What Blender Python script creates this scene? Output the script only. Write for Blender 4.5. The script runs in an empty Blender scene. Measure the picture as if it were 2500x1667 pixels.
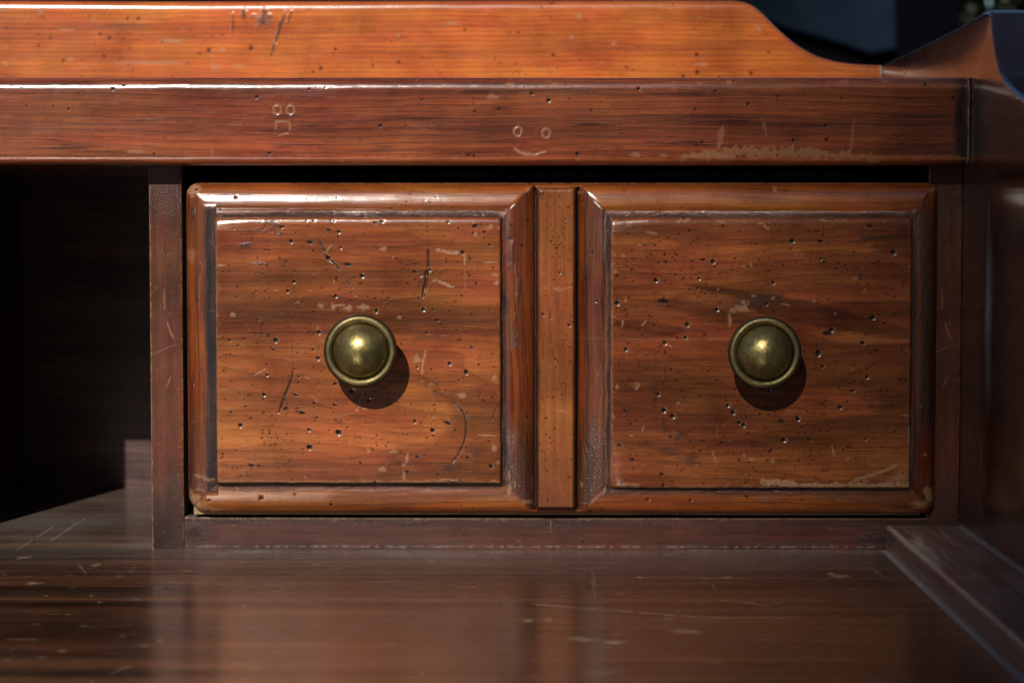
import bpy, bmesh, math, random
import numpy as np
from mathutils import Vector, Matrix

# ------------------------------------------------------------------ units
S = 1.4e-4                 # one "unit" of the plan is 0.14 mm; the drawer front is 0.26 m wide
D = 5500.0                 # camera to divider plane, in units
F = 5500.0
TAU = (833.5 - 530.0) / F  # camera pitch
VX = 1290.0
EYE = 815.0                # eye height above the desk top, in units
rng = np.random.default_rng(7)
random.seed(7)

# ------------------------------------------------------------------ camera
sc = bpy.context.scene
cam_d = bpy.data.cameras.new('camera')
cam = bpy.data.objects.new('camera', cam_d)
sc.collection.objects.link(cam)
cam.location = (0, -D * S, EYE * S)
cam.rotation_euler = (math.radians(90) - math.atan(TAU), 0, math.atan((VX - 1250) / F))
cam_d.sensor_width = 36
cam_d.lens = F / 2500 * 36
cam_d.clip_start = 0.01
cam_d.clip_end = 500
cam_d.dof.use_dof = True
cam_d.dof.focus_distance = (D - 60) * S
cam_d.dof.aperture_fstop = 19.0
sc.camera = cam

# ------------------------------------------------------------------ light
SUNV = Vector((0.2426, 1.0, -0.595)).normalized()       # the way the light travels
elev = math.asin(-SUNV.z)
w = bpy.data.worlds.new('World'); sc.world = w; w.use_nodes = True
nt = w.node_tree; nt.nodes.clear()
sky = nt.nodes.new('ShaderNodeTexSky'); sky.sky_type = 'NISHITA'; sky.sun_disc = False
sky.sun_elevation = elev
sky.sun_rotation = math.atan2(-SUNV.x, -SUNV.y)
sky.air_density = 1.0; sky.dust_density = 0.1; sky.ozone_density = 3.5
bg = nt.nodes.new('ShaderNodeBackground'); bg.inputs['Strength'].default_value = 0.058
wo = nt.nodes.new('ShaderNodeOutputWorld')
nt.links.new(sky.outputs[0], bg.inputs[0]); nt.links.new(bg.outputs[0], wo.inputs[0])
sun_d = bpy.data.lights.new('sun', 'SUN'); sun_d.energy = 4.6; sun_d.angle = math.radians(0.5)
sun_d.color = (1.0, 0.95, 0.87)
sun = bpy.data.objects.new('sun', sun_d); sc.collection.objects.link(sun)
sun.rotation_euler = SUNV.to_track_quat('-Z', 'Y').to_euler()
sun.location = (-2, -6, 4)
sc.view_settings.view_transform = 'Standard'; sc.view_settings.look = 'None'
sc.view_settings.exposure = 0.0; sc.view_settings.gamma = 1.0
sc.cycles.use_denoising = True
sc.cycles.max_bounces = 8
sc.cycles.sample_clamp_indirect = 4.0

# ------------------------------------------------------------------ plan helpers
def Zof(v, p=0.0):
    """height above the desk (units) of a point seen at row v on the plane p in front of the dividers"""
    a = (np.asarray(v, float) - 833.5) / F
    t = (a + TAU) / (1 - a * TAU)
    return EYE - t * (D - p)
def Xof(u, p=0.0):
    return (np.asarray(u, float) - VX) * (D - p) / D
def desk_pt(u, v):
    a = (v - 833.5) / F; t = (a + TAU) / (1 - a * TAU)
    dist = EYE / t
    return (u - VX) * dist / D, D - dist
ROOTS = {}
def link(o): sc.collection.objects.link(o); return o
def thing(name, label, cat, loc=(0, 0, 0), group=None):
    o = link(bpy.data.objects.new(name, None)); o.location = loc
    o['label'] = label; o['category'] = cat
    if group: o['group'] = group
    o.empty_display_size = 0.02
    return o
def put(name, me, mat, parent=None, kind=None, label=None):
    o = link(bpy.data.objects.new(name, me))
    if mat: me.materials.append(mat)
    if parent is not None:
        r = parent; base = Vector((0, 0, 0))
        while r is not None: base += r.location; r = r.parent
        o.parent = parent; o.location = -base
    if kind: o['kind'] = kind
    if label: o['label'] = label
    return o

def vnoise(U, V, su, sv, seed):
    r = np.random.default_rng(seed); n = 64; g = r.random((n, n))
    x = np.asarray(U) / su + 1000.3; y = np.asarray(V) / sv + 1000.7
    xi = np.floor(x).astype(int); yi = np.floor(y).astype(int)
    fx = x - xi; fy = y - yi; fx = fx * fx * (3 - 2 * fx); fy = fy * fy * (3 - 2 * fy)
    a = g[yi % n, xi % n]; b = g[yi % n, (xi + 1) % n]; c = g[(yi + 1) % n, xi % n]; d = g[(yi + 1) % n, (xi + 1) % n]
    return (a * (1 - fx) + b * fx) * (1 - fy) + (c * (1 - fx) + d * fx) * fy - 0.5
def fbm(U, V, su, sv, seed, octv=3):
    t = 0; amp = 1
    for k in range(octv):
        t = t + vnoise(U, V, su / 2 ** k, sv / 2 ** k, seed + k) * amp; amp *= 0.5
    return t

class Patch:
    """a fine sheet: columns U, rows V; height h; layers wear, dark, pit, dust, tone"""
    def __init__(s, U, V):
        s.U = np.asarray(U, float); s.V = np.asarray(V, float)
        s.UU, s.VV = np.meshgrid(s.U, s.V)
        s.h = np.zeros_like(s.UU)
        s.L = {k: np.zeros_like(s.UU) for k in ('wear', 'dark', 'pit', 'dust', 'tone')}
    def win(s, u0, u1, v0, v1):
        i0, i1 = np.searchsorted(s.U, [u0, u1]); j0, j1 = np.searchsorted(s.V, [v0, v1])
        return slice(j0, j1 + 1), slice(i0, i1 + 1)
    def blob(s, layer, u, v, ru, rv=None, a=1.0, ang=0.0, soft=0.35, depth=0.0, rough=0.0, seed=1):
        rv = ru if rv is None else rv; R = max(ru, rv) * 1.5 + 3
        w_ = s.win(u - R, u + R, v - R, v + R)
        if s.UU[w_].size == 0: return
        x = s.UU[w_] - u; y = s.VV[w_] - v; c, q = math.cos(ang), math.sin(ang)
        d = np.hypot((x * c + y * q) / ru, (-x * q + y * c) / rv)
        if rough: d = d + rough * fbm(s.UU[w_], s.VV[w_], max(ru, 4) * .6, max(rv, 4) * .6, seed)
        m = np.clip((1 - d) / soft, 0, 1)
        if layer:
            if layer == 'tone': s.L[layer][w_] += a * m
            else: s.L[layer][w_] = np.maximum(s.L[layer][w_], a * m)
        if depth: s.h[w_] -= depth * np.clip(1 - d * d, 0, 1) ** 0.7
    def stroke(s, layer, pts, width, a=1.0, depth=0.0, rough=0.0, taper=True, seed=3):
        P = np.array(pts, float); R = width * 1.6 + 3
        w_ = s.win(P[:, 0].min() - R, P[:, 0].max() + R, P[:, 1].min() - R, P[:, 1].max() + R)
        if s.UU[w_].size == 0: return
        x = s.UU[w_]; y = s.VV[w_]; best = np.full(x.shape, 1e9); tt = np.zeros_like(x)
        seg = np.hypot(*(P[1:] - P[:-1]).T); cum = np.concatenate([[0], np.cumsum(seg)]); tot = cum[-1] + 1e-6
        for k in range(len(P) - 1):
            dx, dy = P[k + 1] - P[k]; L2 = dx * dx + dy * dy + 1e-9
            t = np.clip(((x - P[k, 0]) * dx + (y - P[k, 1]) * dy) / L2, 0, 1)
            d = np.hypot(x - P[k, 0] - t * dx, y - P[k, 1] - t * dy)
            m = d < best; best = np.where(m, d, best); tt = np.where(m, (cum[k] + t * seg[k]) / tot, tt)
        wd = width * 0.5 * (1 if not taper else 1)
        if taper: wd = wd * (0.35 + 0.65 * np.sin(np.clip(tt, 0.02, 0.98) * math.pi) ** 0.5)
        if rough: wd = wd * (1 + rough * 2 * fbm(x, y, 9, 9, seed))
        m = np.clip((wd + 0.9 - best) / 1.4, 0, 1)
        if layer: s.L[layer][w_] = np.maximum(s.L[layer][w_], a * m)
        if depth: s.h[w_] -= depth * np.clip(1 - best / (wd + 1), 0, 1)
    def poly(s, layer, pts, a, soft=6.0):
        """adds a inside a polygon with a soft ragged edge"""
        P = np.array(pts, float)
        w_ = s.win(P[:, 0].min() - soft, P[:, 0].max() + soft, P[:, 1].min() - soft, P[:, 1].max() + soft)
        x = s.UU[w_] + 5 * fbm(s.UU[w_], s.VV[w_], 60, 8, 91); y = s.VV[w_] + 5 * fbm(s.UU[w_], s.VV[w_], 50, 8, 92)
        if x.size == 0: return
        ins = np.zeros(x.shape, bool); best = np.full(x.shape, 1e9)
        n = len(P)
        for k in range(n):
            x0, y0 = P[k]; x1, y1 = P[(k + 1) % n]
            c = ((y0 > y) != (y1 > y)) & (x < (x1 - x0) * (y - y0) / (y1 - y0 + 1e-9) + x0); ins ^= c
            L2 = (x1 - x0) ** 2 + (y1 - y0) ** 2 + 1e-9
            t = np.clip(((x - x0) * (x1 - x0) + (y - y0) * (y1 - y0)) / L2, 0, 1)
            best = np.minimum(best, np.hypot(x - x0 - t * (x1 - x0), y - y0 - t * (y1 - y0)))
        sd = np.where(ins, best, -best)
        s.L[layer][w_] += a * np.clip(sd / soft, 0, 1)
    def specks(s, n, r0=1.1, r1=2.2, box=None, cluster=0.5, seed=5, a=0.95):
        r = np.random.default_rng(seed); box = box or (s.U[0], s.U[-1], s.V[0], s.V[-1])
        cs = [(r.uniform(box[0], box[1]), r.uniform(box[2], box[3])) for _ in range(max(3, n // 9))]
        for _ in range(n):
            if r.random() < cluster:
                c = cs[r.integers(len(cs))]; u = c[0] + r.normal() * 16; v = c[1] + r.normal() * 12
            else: u = r.uniform(box[0], box[1]); v = r.uniform(box[2], box[3])
            rr = r0 + (r1 - r0) * r.random() ** 3
            if not (box[0] < u < box[1] and box[2] < v < box[3]): continue
            s.blob('pit', u, v, rr * r.uniform(1, 1.5), rr, a * r.uniform(.85, 1.05), soft=.38, depth=.3)
    def scratches(s, n, lmax=30, layer='wear', a=.6, seed=9, box=None, flat=.6, w0=1.6):
        r = np.random.default_rng(seed); box = box or (s.U[0], s.U[-1], s.V[0], s.V[-1])
        for _ in range(n):
            u = r.uniform(box[0], box[1]); v = r.uniform(box[2], box[3]); L = lmax * r.random() ** 2 + 3
            an = r.normal() * .15 if r.random() < flat else r.uniform(0, math.pi)
            s.stroke(layer, [(u, v), (u + L * math.cos(an) * .5 + r.normal(), v + L * math.sin(an) * .5), (u + L * math.cos(an), v + L * math.sin(an))],
                     r.uniform(.6, w0), a * r.uniform(.3, 1), rough=.6, seed=int(r.integers(999)))
    def chips(s, n, box, layer='wear', r0=2, r1=7, a=.8, seed=11):
        r = np.random.default_rng(seed)
        for _ in range(n):
            q = r0 + (r1 - r0) * r.random() ** 2
            s.blob(layer, r.uniform(box[0], box[1]), r.uniform(box[2], box[3]), q * r.uniform(1, 2.2), q * .6, a * r.uniform(.4, 1),
                   ang=r.normal() * .4, soft=.5, rough=1.0, seed=int(r.integers(999)))

def sheet(name, X, Y, Z, patch, mat, parent=None, cells=None, kind=None, label=None, flip=False):
    nj, ni = X.shape
    co = np.stack([X, Y, Z], -1).reshape(-1, 3) * S
    idx = np.arange(nj * ni).reshape(nj, ni)
    q = np.stack([idx[1:, :-1], idx[1:, 1:], idx[:-1, 1:], idx[:-1, :-1]], -1)
    if flip: q = q[..., ::-1]
    q = q[cells] if cells is not None else q.reshape(-1, 4)
    used, inv = np.unique(q.ravel(), return_inverse=True)
    me = bpy.data.meshes.new(name)
    me.vertices.add(len(used)); me.vertices.foreach_set('co', co[used].astype(np.float32).ravel())
    me.loops.add(len(inv)); me.loops.foreach_set('vertex_index', inv.astype(np.int32))
    nf = len(q); me.polygons.add(nf)
    me.polygons.foreach_set('loop_start', np.arange(nf, dtype=np.int32) * 4)
    me.polygons.foreach_set('loop_total', np.full(nf, 4, np.int32))
    me.polygons.foreach_set('use_smooth', np.ones(nf, bool))
    me.update(calc_edges=True)
    if patch is not None:
        c = np.stack([patch.L['wear'], patch.L['dark'], patch.L['pit'], patch.L['dust']], -1).reshape(-1, 4)[used]
        at = me.attributes.new('marks', 'FLOAT_COLOR', 'POINT'); at.data.foreach_set('color', np.clip(c, 0, 1).astype(np.float32).ravel())
        at = me.attributes.new('tone', 'FLOAT', 'POINT'); at.data.foreach_set('value', patch.L['tone'].reshape(-1)[used].astype(np.float32))
    return put(name, me, mat, parent, kind, label)

def box(name, x0, x1, p0, p1, z0, z1, mat, parent=None, bev=2.0, kind=None, label=None, seg=2):
    """p grows towards the camera"""
    bm = bmesh.new(); bmesh.ops.create_cube(bm, size=1)
    for v in bm.verts:
        v.co = Vector(((x0 + x1) / 2 + v.co.x * (x1 - x0), -(p0 + p1) / 2 + v.co.y * (p1 - p0), (z0 + z1) / 2 + v.co.z * (z1 - z0))) * S
    if bev: bmesh.ops.bevel(bm, geom=bm.edges[:], offset=bev * S, segments=seg, affect='EDGES', profile=.5)
    me = bpy.data.meshes.new(name); bm.to_mesh(me); bm.free()
    return put(name, me, mat, parent, kind, label)

# ------------------------------------------------------------------ materials
def nodes(name):
    m = bpy.data.materials.new(name); m.use_nodes = True; t = m.node_tree; t.nodes.clear()
    out = t.nodes.new('ShaderNodeOutputMaterial'); b = t.nodes.new('ShaderNodeBsdfPrincipled')
    t.links.new(b.outputs[0], out.inputs[0]); return m, t, b
def N(t, typ, **kw):
    n = t.nodes.new(typ)
    for k, v in kw.items():
        if k in n.inputs: n.inputs[k].default_value = v
        else: setattr(n, k, v)
    return n
def math_(t, op, a, b=None, clamp=False):
    n = t.nodes.new('ShaderNodeMath'); n.operation = op; n.use_clamp = clamp
    for i, x in enumerate((a, b)):
        if x is None: continue
        if isinstance(x, (int, float)): n.inputs[i].default_value = x
        else: t.links.new(x, n.inputs[i])
    return n.outputs[0]
def maprange(t, x, a, b, c=0.0, d=1.0):
    n = t.nodes.new('ShaderNodeMapRange'); t.links.new(x, n.inputs[0])
    for i, q in enumerate((a, b, c, d)): n.inputs[i + 1].default_value = q
    return n.outputs[0]
def mixc(t, f, a, b, mode='MIX'):
    n = t.nodes.new('ShaderNodeMix'); n.data_type = 'RGBA'; n.blend_type = mode
    for i, x in ((0, f), (6, a), (7, b)):
        if isinstance(x, (int, float)): n.inputs[i].default_value = x
        elif isinstance(x, tuple): n.inputs[i].default_value = x if len(x) == 4 else (*x, 1)
        else: t.links.new(x, n.inputs[i])
    return n.outputs[2]
def noise(t, vec, scale, detail=3, rough=.55, off=(0, 0, 0)):
    mp = t.nodes.new('ShaderNodeMapping'); t.links.new(vec, mp.inputs[0])
    mp.inputs['Scale'].default_value = scale; mp.inputs['Location'].default_value = off
    n = N(t, 'ShaderNodeTexNoise', Scale=1.0, Detail=detail, Roughness=rough); t.links.new(mp.outputs[0], n.inputs['Vector'])
    return n.outputs[0]

def wood(name, dark, mid, light, axis='X', rough=.33, coat=.8, coat_r=.17, seed=0.0, streak=.5, stretch=1.0,
         grime=(.011, .008, .0075), wear=(.34, .20, .105), fibre=1.0, spark=1.0, smear=0.0, ring=1.0, marks=True, cross=None, line=.45, pitch=.045, swirl=3.2, coat_ior=1.5):
    m, t, b = nodes(name)
    tc = t.nodes.new('ShaderNodeTexCoord')
    P = N(t, 'ShaderNodeVectorMath', operation='SCALE'); t.links.new(tc.outputs['Object'], P.inputs[0]); P.inputs['Scale'].default_value = 1 / S
    P = P.outputs[0]
    wn = t.nodes.new('ShaderNodeTexNoise'); wn.inputs['Scale'].default_value = .0035; wn.inputs['Detail'].default_value = 2
    t.links.new(P, wn.inputs['Vector'])
    sb = N(t, 'ShaderNodeVectorMath', operation='SUBTRACT'); t.links.new(wn.outputs['Color'], sb.inputs[0]); sb.inputs[1].default_value = (.5, .5, .5)
    ms = N(t, 'ShaderNodeVectorMath', operation='MULTIPLY'); t.links.new(sb.outputs[0], ms.inputs[0]); ms.inputs[1].default_value = (30, 11, 11)
    ad = N(t, 'ShaderNodeVectorMath', operation='ADD'); t.links.new(P, ad.inputs[0]); t.links.new(ms.outputs[0], ad.inputs[1])
    Q = ad.outputs[0]
    def sc_(l, c):   # long, cross scale
        l = l * stretch
        return {'X': (l, c, c), 'Y': (c, l, c), 'Z': (c, c, l)}[axis]
    o = (seed * 13.1, seed * 7.7, seed * 3.3)
    broad = noise(t, Q, sc_(.0007, .017), 3, .5, o)
    med = noise(t, Q, sc_(.0020, .085), 4, .6, (o[1], o[0], o[2] + 5))
    fine = noise(t, Q, sc_(.005, .40), 3, .7, (o[2] + 2, o[0], o[1]))
    stk = noise(t, Q, sc_(.0022, .034), 5, .6, (o[2] + 9, o[1], o[0]))
    blot = noise(t, P, (.006, .006, .006), 4, .6, (o[0] + 3, o[1], o[2]))
    micro = noise(t, P, (.22, .22, .22), 3, .6)
    val = math_(t, 'ADD', math_(t, 'ADD', math_(t, 'MULTIPLY', broad, .50 * ring), math_(t, 'MULTIPLY', med, .30)), math_(t, 'MULTIPLY', fine, .40 * fibre))
    mid_v = .5 * (.50 * ring + .30 + .40 * fibre)
    cr = t.nodes.new('ShaderNodeValToRGB'); t.links.new(maprange(t, val, mid_v - .17, mid_v + .17), cr.inputs[0])
    e = cr.color_ramp.elements; e[0].position = 0.02; e[0].color = (*dark, 1); e[1].position = 1; e[1].color = (*light, 1)
    e2 = cr.color_ramp.elements.new(.48); e2.color = (*mid, 1)
    col = cr.outputs[0]
    at = t.nodes.new('ShaderNodeAttribute'); at.attribute_name = 'marks'
    tn = t.nodes.new('ShaderNodeAttribute'); tn.attribute_name = 'tone'
    se = t.nodes.new('ShaderNodeSeparateColor'); t.links.new(at.outputs['Color'], se.inputs[0])
    wr, dk, pt, du = se.outputs[0], se.outputs[1], se.outputs[2], at.outputs['Alpha']
    if not marks: du = math_(t, 'MULTIPLY', du, 0.0)
    has = math_(t, 'MINIMUM', 1.0, 1.0)
    # growth lines: a drifting saw of light early wood ending in a thin dark line
    cx_ = cross or {'X': 'Z', 'Y': 'Z', 'Z': 'X'}[axis]
    sx = t.nodes.new('ShaderNodeSeparateXYZ'); t.links.new(Q, sx.inputs[0])
    wv = noise(t, P, tuple(q for q in sc_(.0010, .0040)), 2, .45, (o[1] + 1, o[0] + 2, o[2]))
    ph = math_(t, 'ADD', math_(t, 'MULTIPLY', sx.outputs[cx_], pitch), math_(t, 'MULTIPLY', wv, swirl * 2.2))
    saw = math_(t, 'FRACT', ph)
    sharp = math_(t, 'MULTIPLY', math_(t, 'POWER', saw, 4.0), maprange(t, saw, .97, 1.0, 1.0, .0))
    soft = math_(t, 'MULTIPLY', saw, .35)
    ln = math_(t, 'MULTIPLY', math_(t, 'ADD', sharp, soft), math_(t, 'MULTIPLY', maprange(t, med, .3, .68, .25, 1.2), line))
    col = mixc(t, ln, col, tuple(c * .55 for c in dark))
    po = noise(t, P, sc_(.030, .55), 2, .5, (o[0], o[1] + 4, 2)); pom = math_(t, 'MULTIPLY', maprange(t, po, .60, .70), .5)
    col = mixc(t, pom, col, tuple(c * .45 for c in dark))
    sm = maprange(t, stk, .56, .70); sm = math_(t, 'MULTIPLY', sm, streak)
    col = mixc(t, sm, col, tuple(c * .38 for c in dark))
    bl = maprange(t, blot, .3, .72, .72, 1.22)
    hs = t.nodes.new('ShaderNodeHueSaturation'); t.links.new(bl, hs.inputs['Value']); t.links.new(col, hs.inputs['Color'])
    t.links.new(maprange(t, noise(t, P, (.004, .012, .012), 3, .5, (o[2], o[0] + 8, o[1])), .3, .7, .492, .508), hs.inputs['Hue'])
    col = hs.outputs[0]
    hs2 = t.nodes.new('ShaderNodeHueSaturation'); t.links.new(math_(t, 'ADD', tn.outputs['Fac'], 1.0), hs2.inputs['Value']); t.links.new(col, hs2.inputs['Color'])
    col = hs2.outputs[0]
    if smear:
        sn = noise(t, P, (.004, .004, .0016), 5, .65, (o[1], o[2], 4)); sf = math_(t, 'MULTIPLY', maprange(t, sn, .5, .72), smear)
        col = mixc(t, sf, col, (.10, .085, .085))
    # thin random rubbed lines and specks common to all old varnish
    sl = noise(t, P, sc_(.02, .8), 2, .5, (o[0], 3, 1)); slm = math_(t, 'MULTIPLY', maprange(t, sl, .73, .80), .35)
    col = mixc(t, slm, col, wear)
    grn = maprange(t, micro, .25, .6, .55, 1.0)
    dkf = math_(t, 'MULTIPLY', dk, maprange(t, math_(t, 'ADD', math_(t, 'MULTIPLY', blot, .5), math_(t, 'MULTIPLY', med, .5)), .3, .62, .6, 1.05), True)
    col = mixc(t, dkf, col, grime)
    wrf = math_(t, 'MULTIPLY', wr, maprange(t, noise(t, P, (.30, .30, .30), 5, .75), .36, .58, .28, .95), True)
    col = mixc(t, wrf, col, wear)
    duf = math_(t, 'MULTIPLY', du, maprange(t, noise(t, P, (.12, .12, .12), 4, .7), .35, .6, .35, 1.0), True)
    col = mixc(t, duf, col, (.36, .335, .30))
    col = mixc(t, pt, col, (.004, .0035, .003))
    t.links.new(col, b.inputs['Base Color'])
    r = math_(t, 'ADD', rough, math_(t, 'MULTIPLY', wrf, .3)); r = math_(t, 'ADD', r, math_(t, 'MULTIPLY', duf, .45))
    r = math_(t, 'ADD', r, maprange(t, blot, .3, .7, -.05, .07), True)
    t.links.new(r, b.inputs['Roughness'])
    cw = math_(t, 'MULTIPLY', math_(t, 'SUBTRACT', 1.0, math_(t, 'MAXIMUM', math_(t, 'MAXIMUM', wrf, duf), math_(t, 'MULTIPLY', pt, .95)), True), math_(t, 'SUBTRACT', coat, math_(t, 'MULTIPLY', dkf, .5 * coat)))
    t.links.new(cw, b.inputs['Coat Weight'])
    t.links.new(math_(t, 'SUBTRACT', math_(t, 'ADD', coat_r, maprange(t, fine, .4, .75, 0, .05)), math_(t, 'MULTIPLY', dkf, .06)), b.inputs['Coat Roughness'])
    b.inputs['Specular IOR Level'].default_value = .12; b.inputs['Coat IOR'].default_value = coat_ior
    # relief in units (0.14 mm)
    hgt = math_(t, 'ADD', math_(t, 'MULTIPLY', fine, .13 * fibre), math_(t, 'MULTIPLY', med, .35))
    hgt = math_(t, 'ADD', hgt, math_(t, 'MULTIPLY', micro, .14 * spark))
    hgt = math_(t, 'ADD', hgt, math_(t, 'MULTIPLY', math_(t, 'MULTIPLY', noise(t, P, (.17, .17, .17), 4, .75), dkf), 5.0 * spark))
    bp = t.nodes.new('ShaderNodeBump'); bp.inputs['Distance'].default_value = S; bp.inputs['Strength'].default_value = 1
    t.links.new(hgt, bp.inputs['Height']); t.links.new(bp.outputs[0], b.inputs['Normal']); t.links.new(bp.outputs[0], b.inputs['Coat Normal'])
    return m

M = {}
M['panel'] = wood('panel_wood', (.100, .024, .008), (.210, .054, .014), (.31, .092, .022), seed=1, streak=.3, spark=.35, pitch=.03, swirl=5.0, line=.38)
M['panel2'] = wood('panel_wood_shaded', (.085, .020, .007), (.180, .045, .012), (.29, .086, .020), seed=4, streak=.45, spark=.35, pitch=.026, swirl=6.5, line=.40)  # base darkened so the colour carries part of the right-hand shade
M['edge_h'] = wood('edge_wood', (.10, .022, .006), (.22, .052, .010), (.36, .100, .016), seed=2, streak=.25, rough=.3, coat=1.0, coat_r=.14, coat_ior=1.58)
M['edge_v'] = wood('edge_wood_upright', (.05, .012, .005), (.15, .032, .008), (.31, .078, .013), axis='Z', seed=3, streak=.9, rough=.3, coat=.9, coat_r=.17)
M['strip'] = wood('strip_wood', (.11, .029, .010), (.20, .055, .015), (.27, .082, .020), axis='Z', seed=5, streak=.3, spark=.4, line=.25)
M['shelf'] = wood('shelf_wood', (.060, .015, .008), (.19, .043, .014), (.33, .078, .020), seed=6, pitch=.06, swirl=2.5, line=.45, streak=.75, rough=.3, coat=1.0, coat_r=.19, spark=.10, wear=(.27, .13, .062), stretch=.8)
M['gallery'] = wood('gallery_wood', (.22, .048, .012), (.43, .098, .015), (.62, .155, .021), seed=7, pitch=.07, swirl=2.2, line=.5, streak=.3, rough=.32, coat=1.0, coat_r=.19, stretch=.6)
M['post'] = wood('post_wood', (.06, .020, .012), (.125, .037, .018), (.20, .052, .020), axis='Z', seed=8, streak=.12, fibre=.5, line=.08, rough=.4, coat=.35)
M['rail'] = wood('rail_wood', (.028, .013, .011), (.062, .024, .017), (.13, .036, .023), seed=9, streak=.4, rough=.38, coat=.45, line=.15, fibre=.6)
M['desk'] = wood('desk_wood', (.018, .008, .005), (.078, .032, .016), (.24, .10, .045), seed=10, streak=.35, rough=.34, coat=1.0, coat_r=.17, coat_ior=1.62, wear=(.50, .35, .22), stretch=.6, spark=.4, smear=.12, ring=1.15, fibre=.5, cross='Y', pitch=.016, line=.4)
M['side'] = wood('side_wood', (.022, .008, .006), (.055, .019, .011), (.12, .040, .018), axis='Y', seed=11, marks=False, streak=.3, rough=.3, coat=.75, coat_r=.1, smear=.35, stretch=.7, spark=.4, coat_ior=2.0)
M['side_scuffed'] = wood('side_wood_scuffed', (.022, .008, .006), (.055, .019, .011), (.12, .040, .018), axis='Y', seed=11, streak=.3, rough=.3, coat=.75, coat_r=.1, smear=.35, stretch=.7, spark=.4, coat_ior=2.0)
M['ledge'] = wood('ledge_wood', (.12, .066, .050), (.25, .14, .105), (.40, .24, .18), axis='Y', cross='X', seed=12, wear=(.66, .48, .34), line=.2, streak=.3, rough=.42, coat=.3, smear=.3)
M['inner'] = wood('inner_wood', (.030, .012, .010), (.060, .022, .017), (.10, .034, .024), seed=13, marks=False, streak=.3, rough=.5, coat=.15, fibre=.6)
M['back'] = wood('back_wood', (.045, .024, .021), (.09, .048, .043), (.15, .085, .075), seed=16, marks=False, streak=.3, rough=.5, coat=.15, fibre=.6)
M['shelf_top'] = wood('shelf_top_wood', (.14, .034, .012), (.26, .07, .018), (.38, .11, .025), seed=15, marks=False, rough=.3, coat=1.0, coat_r=.16)
M['raw'] = wood('raw_pine', (.20, .12, .06), (.30, .19, .10), (.40, .27, .15), seed=14, marks=False, streak=.2, rough=.7, coat=0)

def brass(name, seed):
    m, t, b = nodes(name)
    tc = t.nodes.new('ShaderNodeTexCoord')
    P = N(t, 'ShaderNodeVectorMath', operation='SCALE'); t.links.new(tc.outputs['Object'], P.inputs[0]); P.inputs['Scale'].default_value = 1 / S
    P = P.outputs[0]
    n1 = noise(t, P, (.022, .022, .022), 5, .65, (seed, 0, 0)); n2 = noise(t, P, (.09, .09, .09), 4, .7, (0, seed, 0)); n3 = noise(t, P, (.4, .4, .4), 2, .6)
    at = t.nodes.new('ShaderNodeAttribute'); at.attribute_name = 'tarnish'
    cr = t.nodes.new('ShaderNodeValToRGB'); t.links.new(maprange(t, n1, .3, .7), cr.inputs[0])
    e = cr.color_ramp.elements; e[0].color = (.13, .10, .038, 1); e[1].color = (.40, .29, .115, 1)
    q = cr.color_ramp.elements.new(.5); q.color = (.225, .172, .062, 1)
    col = mixc(t, maprange(t, n2, .60, .72, 0, .8), cr.outputs[0], (.035, .030, .018))
    col = mixc(t, at.outputs['Fac'], col, (.030, .027, .018))
    t.links.new(col, b.inputs['Base Color']); b.inputs['Metallic'].default_value = .85
    t.links.new(math_(t, 'ADD', maprange(t, n2, .3, .7, .28, .42), math_(t, 'MULTIPLY', at.outputs['Fac'], .2)), b.inputs['Roughness'])
    h = math_(t, 'ADD', math_(t, 'MULTIPLY', n1, 2.2), math_(t, 'ADD', math_(t, 'MULTIPLY', n2, .25), math_(t, 'MULTIPLY', n3, .05)))
    bp = t.nodes.new('ShaderNodeBump'); bp.inputs['Distance'].default_value = S; t.links.new(h, bp.inputs['Height']); t.links.new(bp.outputs[0], b.inputs['Normal'])
    return m

def plain(name, c0, c1, scale, rough=.8, spec=.3):
    m, t, b = nodes(name); tc = t.nodes.new('ShaderNodeTexCoord')
    n = noise(t, tc.outputs['Object'], (scale,) * 3, 5, .6)
    t.links.new(mixc(t, maprange(t, n, .3, .7), c0, c1), b.inputs['Base Color']); b.inputs['Roughness'].default_value = rough; b.inputs['Specular IOR Level'].default_value = spec
    bp = t.nodes.new('ShaderNodeBump'); bp.inputs['Distance'].default_value = .01; bp.inputs['Strength'].default_value = .4; t.links.new(n, bp.inputs['Height']); t.links.new(bp.outputs[0], b.inputs['Normal'])
    return m

# ------------------------------------------------------------------ the setting around
def quad_sheet(name, pts, mat, kind='structure'):
    me = bpy.data.meshes.new(name); me.from_pydata(pts, [], [tuple(range(len(pts)))]); me.update(); return put(name, me, mat, None, kind)
GZ = -0.76
quad_sheet('ground', [(-80, -80, GZ), (80, -80, GZ), (80, 80, GZ), (-80, 80, GZ)], plain('gravel_ground', (.10, .09, .08), (.20, .18, .16), 30))
def wbox(name, x0, x1, y0, y1, z0, z1, mat, kind=None, parent=None):
    bm = bmesh.new(); bmesh.ops.create_cube(bm, size=1)
    for v in bm.verts: v.co = Vector(((x0 + x1) / 2 + v.co.x * (x1 - x0), (y0 + y1) / 2 + v.co.y * (y1 - y0), (z0 + z1) / 2 + v.co.z * (z1 - z0)))
    me = bpy.data.meshes.new(name); bm.to_mesh(me); bm.free(); return put(name, me, mat, parent, kind)
# unseen block added towards the sun: its corner shades the right of the desk
EDGE = Vector((590 * S, 0, .05)) - SUNV * 22.0
wbox('sun_blocker', EDGE.x, EDGE.x + 14, EDGE.y - 6, EDGE.y, GZ - .1, EDGE.z + 1.2, plain('blocker_grey', (.16, .15, .14), (.24, .22, .20), 2.0), 'structure')
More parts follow.
